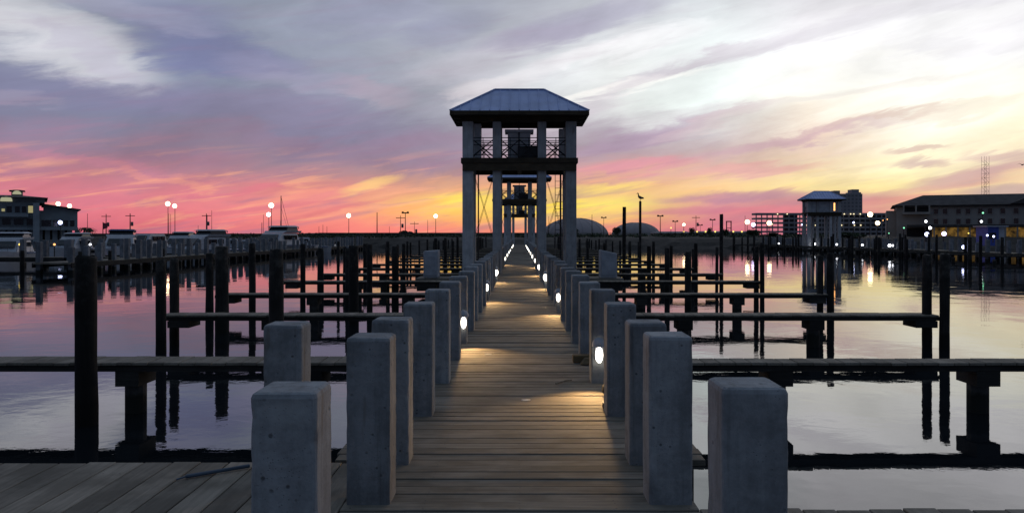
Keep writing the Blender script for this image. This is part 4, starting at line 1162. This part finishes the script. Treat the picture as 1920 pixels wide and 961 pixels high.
obj('eave', MB().box(X0 - .6, X1, -.6, -.003, ze - .35, ze).mesh('eave', M['bldg_roof']), t)
wm = MB().box(-.42, .42, -.06, 0, -.55, .55).mesh('building_window', M['dark_glass'])
fm = MB().box(-.52, .52, -.1, -.065, .56, .68).box(-.52, .52, -.12, -.065, -.68, -.56).box(-.52, -.43, -.1, -.065, -.56, .56).box(.43, .52, -.1, -.065, -.56, .56).mesh('window_trim', M['bldg'])
for py in (396, 415):
    for px in (1755, 1772, 1797, 1815, 1838, 1856, 1880, 1905):
        w_ = obj('window', wm, t, (bx(px), -.003, hz(py, D))); obj('trim', fm, w_)
obj('balcony', MB().box(bx(1692), bx(1744), -1.6, -.003, hz(401, D), hz(397, D)).mesh('balcony', M['bldg']), t)
obj('balcony_shade', MB().box(bx(1695), bx(1742), -.06, -.003, hz(396, D), hz(386, D)).mesh('balcony_shade', M['rail_shadow']), t)  # dark panel on the wall, painting in the shade at the balcony
for px in (1694, 1717, 1742): obj('balcony_post', MB().box(bx(px) - .15, bx(px) + .15, -1.5, -1.2, hz(396.9, D), ze).mesh('balcony_post', M['bldg']), t)
obj('canopy', MB().box(bx(1700), X1, -2.8, -.003, hz(425, D), hz(421, D)).mesh('canopy', M['bldg_roof']), t)
obj('shopfront', MB().box(bx(1748), bx(1856), -.12, -.003, 1.0, hz(426.5, D)).mesh('shopfront', M['shopfront']), t)
obj('shopfront', MB().box(bx(1884), X1, -.12, -.003, 1.0, hz(426.5, D)).mesh('shopfront', M['shopfront']), t)
for px in range(1750, 2050, 22): obj('canopy_post', MB().box(bx(px) - .14, bx(px) + .14, -2.7, -2.4, .9, hz(425.1, D)).mesh('canopy_post', M['bldg']), t)
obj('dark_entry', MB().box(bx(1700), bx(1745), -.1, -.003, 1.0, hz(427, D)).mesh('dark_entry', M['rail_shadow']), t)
# kiosk
D = 116
t = thing('kiosk', 'small blue lit kiosk with white flat roof on the right shore pier', 'kiosk', (at(1865, D).x, D, 0))
M['kiosk_blue'] = plain('kiosk_blue_paint', (.04, .07, .35), .5)
kb = [n_ for n_ in M['kiosk_blue'].node_tree.nodes if n_.type == 'BSDF_PRINCIPLED'][0]
obj('wall', MB().box(-1.0, .6, 0, 3, 0, hz(425, D)).mesh('kiosk_wall', M['kiosk_blue']), t)
obj('wall', MB().box(.603, 1.5, .1, 3, 0, hz(425, D)).mesh('kiosk_side', M['boat_white']), t)
obj('roof', MB().box(-1.3, 1.8, -.4, 3.3, hz(425, D) + .003, hz(423, D)).mesh('kiosk_roof', M['boat_white']), t)
obj('window', MB().box(-.8, .2, -.05, -.003, 1.0, 1.9).mesh('kiosk_window', M['dark_glass']), t)

# left waterfront building on stilts
D = 128
def bx(px, th=radians(31), p0=75):
    k0 = (p0 - VX) / F; k1 = (px - VX) / F; X0_ = k0 * D
    return (k1 * D - X0_) / (cos(th) - k1 * sin(th))
t = thing('waterfront_building', 'blue grey building on stilts with lit roof cupola at the far left', 'building', (at(75, D).x, D, 0), radians(31))
Xa, Xb, Xc = bx(-160), bx(67), bx(146)
zf = hz(431, D)
obj('wall', MB().box(Xa, Xb, 0, 18, zf, hz(380, D)).mesh('main_wall', M['bldg_blue']), t)
obj('wall', MB().box(Xb + .003, Xc, 1.2, 16, zf, hz(394, D)).mesh('wing_wall', M['bldg_blue']), t)
rf = obj('roof', MB().frustum((Xa - 1, bx(90), -1.4, 19.5), (Xa + 3, bx(38), 6, 12), hz(371, D), hz(364, D)).mesh('main_roof', M['bldg_roof']), t)
obj('upper_wall', MB().box(Xa, bx(84), .4, 17, hz(380, D) + .003, hz(371.3, D)).mesh('upper_wall', M['bldg_blue']), t)
obj('roof', MB().add([(bx(78), .2, hz(381, D)), (bx(152), .2, hz(391, D)), (bx(152), .2, hz(392.5, D)), (bx(78), .2, hz(383, D)), (bx(78), 17, hz(381, D)), (bx(152), 17, hz(391, D)), (bx(152), 17, hz(392.5, D)), (bx(78), 17, hz(383, D))],
     [(0, 3, 2, 1), (4, 5, 6, 7), (0, 1, 5, 4), (3, 7, 6, 2), (1, 2, 6, 5), (0, 4, 7, 3)]).mesh('wing_roof', M['bldg_roof']), t)
# fill under the sloping wing roof
obj('wall', MB().add([(bx(82), 1.3, hz(394, D) + .003), (Xc, 1.3, hz(394, D) + .003), (Xc, 1.3, hz(392, D)), (bx(82), 1.3, hz(383.5, D)), (bx(82), 15.9, hz(394, D) + .003), (Xc, 15.9, hz(394, D) + .003), (Xc, 15.9, hz(392, D)), (bx(82), 15.9, hz(383.5, D))],
     [(0, 1, 2, 3), (7, 6, 5, 4), (1, 5, 6, 2), (0, 3, 7, 4), (3, 2, 6, 7)]).mesh('gable_wall', M['bldg_blue']), t)
cp = obj('cupola', MB().box(bx(19), bx(41), 6, 10, hz(366, D), hz(354, D)).mesh('cupola', M['bldg_blue']), t)
obj('cupola_window', MB().add([(bx(21 + 18 * (.5 - .5 * cos(pi * i / 8))), 5.9 + q * .09, hz(362 - 7 * sin(pi * i / 8), D)) for q in (0, 1) for i in range(9)],
    [tuple(range(9))[::-1], tuple(range(9, 18))] + [(i, i + 1, i + 10, i + 9) for i in range(8)]).mesh('cupola_window', M['lit_pale']), cp)
obj('cupola_roof', MB().frustum((bx(14), bx(46), 5, 11), (bx(24), bx(36), 7, 9), hz(355, D), hz(352.8, D)).mesh('cupola_roof', M['bldg_roof']), cp)
def arched(px0, px1, pyb, pyt, mat, nm='window'):
    n = 10
    vs = [(bx(px0 + (px1 - px0) * (.5 - .5 * cos(pi * i / n))), -.08 + q * .075, hz(pyb - (pyb - pyt) * (sin(pi * i / n) ** .6 if 0 < i < n else 0), D)) for q in (0, 1) for i in range(n + 1)]
    return obj(nm, MB().add(vs, [tuple(range(n + 1))[::-1], tuple(range(n + 1, 2 * n + 2))] + [(i, i + 1, i + n + 2, i + n + 1) for i in range(n)]).mesh('arched_window', M[mat]), t)
a_ = arched(0, 23, 378.3, 369, 'lit_pale'); a_.location.y = .39
for px in (-30, -60): a_ = arched(px, px + 23, 378.3, 369, 'dark_glass'); a_.location.y = .39
for px0, px1, py0, py1, mat in ((53, 62, 399, 386, 'lit_window'), (41, 49, 399, 387, 'dark_glass'), (28, 37, 399, 387, 'dark_glass'), (3, 9, 397, 392, 'lit_window'), (12, 22, 399, 387, 'dark_glass'), (-20, -8, 399, 387, 'lit_window'),
                           (78, 96, 424, 412, 'dark_glass'), (100, 108, 424, 412, 'dark_glass'), (120, 128, 424, 412, 'dark_glass'), (132, 140, 424, 412, 'dark_glass'), (4, 20, 422, 410, 'dark_glass'), (26, 44, 422, 410, 'dark_glass'), (50, 62, 422, 410, 'dark_glass')):
    w_ = obj('window', MB().box(bx(px0), bx(px1), -.06, 0, hz(py0, D), hz(py1, D)).mesh('window_pane', M[mat]), t, (0, -.003 if px0 < 66 else 1.19, 0))
    obj('window_frame', MB().box(bx(px0) - .12, bx(px1) + .12, -.1, -.063, hz(py1, D), hz(py1, D) + .14).box(bx(px0) - .12, bx(px1) + .12, -.1, -.063, hz(py0, D) - .14, hz(py0, D)).mesh('window_frame', M['bldg_blue']), w_)
obj('lit_gable_end', MB().box(bx(142.5), bx(146.5), .9, 1.15, hz(421, D), hz(399, D)).mesh('lit_gable_end', M['g_orange']), t) if False else None
obj('balcony', MB().box(Xa, Xb - 1, -1.8, -.003, hz(407, D), hz(401, D)).mesh('balcony', M['bldg_blue']), t)
obj('balcony', MB().box(Xa, Xc, -1.0, -.004, hz(431, D) + .003, hz(426, D)).mesh('balcony', M['bldg_blue']), t)
sm = MB().box(-.35, .35, -.35, .35, -.5, zf - .003).mesh('stilt', M['bldg_blue'])
for i in range(22): obj('stilt', sm, t, (bx(145 - i * 14), .5, 0)); 
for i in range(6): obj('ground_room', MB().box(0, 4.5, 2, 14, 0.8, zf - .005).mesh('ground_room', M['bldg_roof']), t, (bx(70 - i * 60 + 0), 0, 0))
obj('tower_bay', MB().box(bx(62), bx(74), -1.9, 0.2, 0.5, hz(381, D)).mesh('tower_bay', M['bldg_blue']), t)

# ------------------------------------------------------------------ trees
def leaves(b, c, rx, ry, rz, n, s, rr):
    for _ in range(n):
        while True:
            u = Vector((rr.uniform(-1, 1), rr.uniform(-1, 1), rr.uniform(-1, 1)))
            if .25 < u.length < 1: break
        p = Vector(c) + Vector((u.x * rx, u.y * ry, u.z * rz))
        a = Vector((rr.gauss(0, 1), rr.gauss(0, 1), rr.gauss(0, 1))).normalized() * s; q = a.cross(Vector((rr.gauss(0, 1), rr.gauss(0, 1), rr.gauss(0, 1)))).normalized() * s * .6
        b.add([p - a, p + q, p + a, p - q], [(0, 1, 2, 3)])
def tree(px, pytop, D, wpx, lab, seed, group='round trees along the far shore', z0=1.0, cat='tree'):
    rr = random.Random(seed); H = hz(pytop, D) - z0; R = wpx * D / F / 2
    t = thing('shore_tree', lab, cat, (at(px, D).x, D, z0), 0, group)
    tb = MB().rod((0, 0, -.2), (R * .05, 0, H * .5), R * .12, 7, R * .07)
    for i in range(6):
        a = rr.uniform(0, 6.3); tb.rod((R * .05, 0, H * rr.uniform(.3, .5)), (cos(a) * R * .6, sin(a) * R * .6, H * rr.uniform(.55, .85)), R * .05, 5, R * .02)
    obj('trunk', tb.mesh('trunk', M['bark']), t)
    b = MB()
    for i in range(11):
        a = rr.uniform(0, 6.3); q = rr.uniform(.2, .62)
        leaves(b, (cos(a) * R * q, sin(a) * R * q, H * rr.uniform(.42, .8)), R * rr.uniform(.3, .48), R * rr.uniform(.3, .48), H * rr.uniform(.14, .24), 110, R * .09, rr)
    obj('crown', b.mesh('crown', M['foliage']), t)
tree(1297, 426, 205, 17, 'round tree beneath the dim warm lamp on the right shore', 1)
tree(1330, 424, 210, 15, 'round tree between the yellow porch lamps', 2)
tree(1360, 428, 160, 22, 'bushy tree behind the tall standing apart piling', 3)
tree(1156, 424, 170, 20, 'dark tree between the two domes', 4)
tree(1412, 430, 150, 34, 'broad dark tree left of the garage over the right side pier', 5)
tree(1075, 428, 190, 24, 'dark tree just right of the nearest tower column', 6)
tree(1448, 436, 150, 26, 'low wide tree in front of the garage lamp', 7)
tree(1590, 436, 155, 70, 'wide low tree mass right of the walled tower', 8)
tree(763, 431, 185, 30, 'low scrubby tree hump on the left seawall', 9)
def palm(px, pytop, D, lab, seed):
    rr = random.Random(seed); z0 = .9; H = hz(pytop, D) - z0
    t = thing('palm_tree', lab, 'palm tree', (at(px, D).x, D, z0), 0, 'palms by the left waterfront building')
    obj('trunk', MB().rod((0, 0, -.2), (.1, 0, H * .78), .16, 8, .12).mesh('palm_trunk', M['bark']), t)
    b = MB()
    for i in range(40):
        a = 2 * pi * i / 40 + rr.uniform(-.1, .1); l = rr.uniform(.9, 1.3); up = rr.uniform(-.1, .9); pr = Vector((.1, 0, H * .78)); w = .16
        for s in range(5):
            f = (s + 1) / 5
            nx = Vector((.1 + cos(a) * l * f, sin(a) * l * f, H * .78 + up * f - .75 * f * f))
            si = Vector((-sin(a), cos(a), 0)) * w * (1 - f * .6)
            b.add([pr - si, nx - si * .8, nx + si * .8, pr + si], [(0, 1, 2, 3)]); pr = nx
    obj('frond', b.mesh('palm_fronds', M['foliage']), t)
palm(157, 423, 122, 'short palm tree just right of the left building, left of two', 1)
palm(166, 425, 124, 'short palm tree just right of the left building, right of two', 2)

# ------------------------------------------------------------------ boats
def hull_mesh(L, B, H, mat):
    b = MB(); n = 9; st = [(-.5, .80, .0), (-.42, .92, 0), (-.2, 1, 0), (.1, .98, .05), (.28, .8, .14), (.4, .5, .26), (.47, .22, .36), (.5, .02, .42)]
    rings = []
    for f, w, up in st:
        hw = B / 2 * w; r = []
        for q in range(n):
            u = -1 + 2 * q / (n - 1); a = abs(u)
            xx_ = hw * (1 if a > .75 else (a / .75) ** .6) * (1 if u >= 0 else -1)
            zz_ = -.35 + (H + up * H * .8 + .35) * max(0, (a - .45) / .55) if a > .45 else -.35 + up * .4 * (1 - a)
            r.append((xx_ * (.82 if a < .76 else 1), f * L, zz_))
        rings.append(r)
    vs = [v for r in rings for v in r]
    fs = [(j * n + i, (j + 1) * n + i, (j + 1) * n + i + 1, j * n + i + 1) for j in range(len(st) - 1) for i in range(n - 1)]
    fs += [(j * n, j * n + n - 1, (j + 1) * n + n - 1, (j + 1) * n) for j in range(len(st) - 1)] + [tuple(range(n))]
    b.add(vs, fs)
    return b.mesh('hull', mat, False)
def motorboat(px, D, L, B, rz, lab, style=0, k_=1.0, mast=0.0, canvas=False):
    k_ *= .92
    t = thing('motorboat', lab, 'motorboat', (at(px, D).x, D, ZW), rz, 'boats moored on the left')
    Hh = .95 * k_
    obj('hull', hull_mesh(L, B, Hh, M['boat_white']), t)
    obj('rub_rail', MB().bar((-B / 2 * .99, -L * .42, Hh * .93), (-B / 2 * 1.0, L * .1, Hh * .97), .05, .07).bar((B / 2 * .99, -L * .42, Hh * .93), (B / 2 * 1.0, L * .1, Hh * .97), .05, .07).mesh('rub_rail', M['boat_blue']), t)
    c = obj('cabin', MB().frustum((-B * .40, B * .40, -L * .18, L * .26), (-B * .33, B * .33, -L * .14, L * .12), Hh + .003, Hh + 1.25 * k_).mesh('cabin', M['boat_white'], bevel=.08), t)
    wz0, wz1 = Hh + .6 * k_, Hh + 1.02 * k_
    wb = MB()
    for s in (-1, 1):
        for yy in (-L * .08, 0, L * .07): wb.box(min(s * B * .33, s * B * .392), max(s * B * .33, s * B * .392), yy - L * .028, yy + L * .028, wz0, wz1)
    wb.box(-B * .30, B * .30, -L * .172, -L * .13, wz0, wz1)
    obj('cabin_window', wb.mesh('cabin_window', M['dark_glass']), c)
    obj('windscreen', MB().add([(-B * .3, L * .20, wz0 - .05), (B * .3, L * .20, wz0 - .05), (B * .27, L * .145, wz1 + .1), (-B * .27, L * .145, wz1 + .1), (-B * .3, L * .225, wz0 - .05), (B * .3, L * .225, wz0 - .05), (B * .27, L * .165, wz1 + .1), (-B * .27, L * .165, wz1 + .1)],
        [(4, 5, 6, 7), (0, 3, 2, 1), (3, 7, 6, 2), (0, 4, 7, 3), (1, 2, 6, 5)]).mesh('windscreen', M['dark_glass']), c)
    if style >= 1:
        f = obj('flybridge', MB().frustum((-B * .34, B * .34, -L * .20, L * .10), (-B * .38, B * .38, -L * .20, L * .06), Hh + 1.26 * k_, Hh + 1.5 * k_).mesh('flybridge', M['boat_white'], bevel=.05), t)
        for sx in (-1, 1):
            for yy in (-L * .17, L * .02): obj('frame_post', MB().rod((sx * B * .32, yy, Hh + 1.7 * k_), (sx * B * .30, yy, Hh + 1.9 * k_), .05, 5).mesh('frame_post', M['steel']), f)
        obj('screen', MB().frustum((-B * .31, B * .31, -L * .165, L * .03), (-B * .29, B * .29, -L * .16, L * .01), Hh + 1.5 * k_ + .003, Hh + 1.9 * k_ - .003).mesh('bridge_screen', M['dark_glass']), f)
        obj('hard_top', MB().frustum((-B * .36, B * .36, -L * .17, L * .04), (-B * .27, B * .27, -L * .14, L * .01), Hh + 1.9 * k_, Hh + 2.04 * k_).mesh('hard_top', M['boat_blue' if canvas else 'boat_white']), f)
    if mast:
        obj('mast', MB().rod((0, -L * .02, Hh), (0, -L * .02, Hh + mast), .06, 6, .035).mesh('boat_mast', M['steel']), t)
        obj('antenna', MB().rod((B * .3, 0, Hh + 1.2), (B * .34, -.1, Hh + mast * .7), .02, 4).mesh('antenna', M['steel']), t)
    rb = MB()
    for s in (-1, 1):
        pr = None
        for f_ in (0, .12, .24, .34, .42, .47):
            w_ = B / 2 * (1 - max(0, (f_ - .1) / .42) ** 1.6) * .93; zz = Hh * (1 + .7 * max(0, f_ - .1)) ; q_ = (s * w_, f_ * L, zz)
            rb.rod(q_, (q_[0], q_[1], zz + .5), .015, 4)
            if pr: rb.rod((pr[0], pr[1], pr[2] + .5), (q_[0], q_[1], zz + .5), .015, 4)
            pr = q_
    tag(obj('bow_rail', rb.mesh('bow_rail', M['steel']), t), kind='stuff')
    return t
motorboat(524, 92, 11, 4.0, radians(160), 'largest white cabin cruiser, rounded flybridge, under the tall mast', 1, 1.2, 2.8)
motorboat(228, 72, 9, 3.2, radians(200), 'white flybridge boat with dark canvas top behind the left side pier', 1, 1.0, 0, True)
motorboat(277, 80, 9, 3.2, radians(170), 'white boat with a pale cabin behind the left side pier piles', 0, 1.15)
motorboat(385, 74, 9.5, 3.3, radians(150), 'white sportfishing boat just past the dense piles, mast above', 1, 1.0, 3.2)
motorboat(423, 88, 8, 3.0, radians(115), 'low white boat right of the sportfishing boat', 0, .9, 1.2)
motorboat(470, 96, 9, 2.8, radians(80), 'long low white boat left of the largest cruiser', 0, .8)
motorboat(558, 98, 8, 2.8, radians(130), 'small white boat right of the largest cruiser', 0, .95)
motorboat(606, 112, 9, 2.6, radians(85), 'low open white boat lying broadside at the end of the boats', 0, .7)
motorboat(22, 66, 8, 3.0, radians(190), 'bluish white boat at the far left edge', 1, .9)
motorboat(140, 84, 8, 3.0, radians(175), 'white boat below the palms', 1, .9)
motorboat(340, 92, 8.5, 3.0, radians(180), 'white boat between the lamp pair poles and the dense piles', 1, .95)
# sailing boat with tall mast and stay
p = at(527, 100); t = thing('sailboat', 'sailboat with a tall thin mast and long forestay behind the cruiser', 'sailboat', (p.x, 100, ZW), 0)
obj('hull', hull_mesh(9, 2.8, .9, M['boat_white']), t)
mh = hz(367, 100) - ZW
obj('mast', MB().rod((0, 0, .5), (0, 0, mh), .08, 6, .05).mesh('sail_mast', M['dark_steel']), t)
obj('forestay', MB().rod((0, 0, mh * .98), (1.45, .4, .9), .02, 4).rod((.0, 0, mh * .8), (1.2, .4, 1.2), .014, 4).mesh('forestay', M['dark_steel']), t)
obj('boom', MB().rod((0, 0, 1.8), (-.2, -3.6, 1.9), .06, 6).mesh('boom', M['steel']), t)

# low scrub that thickens the far bank
b = MB(); rr = random.Random(5)
for i in range(900):
    X = rr.uniform(-60, 60); yb = 150 + rr.uniform(0, 18)
    leaves(b, (X, yb, 1.2 + rr.uniform(0, .35)), .9, .9, .35, 9, .22, rr)
tag(obj('scrub', b.mesh('scrub', M['foliage'])), 'low dark scrub growing along the far bank', 'scrub', kind='stuff')
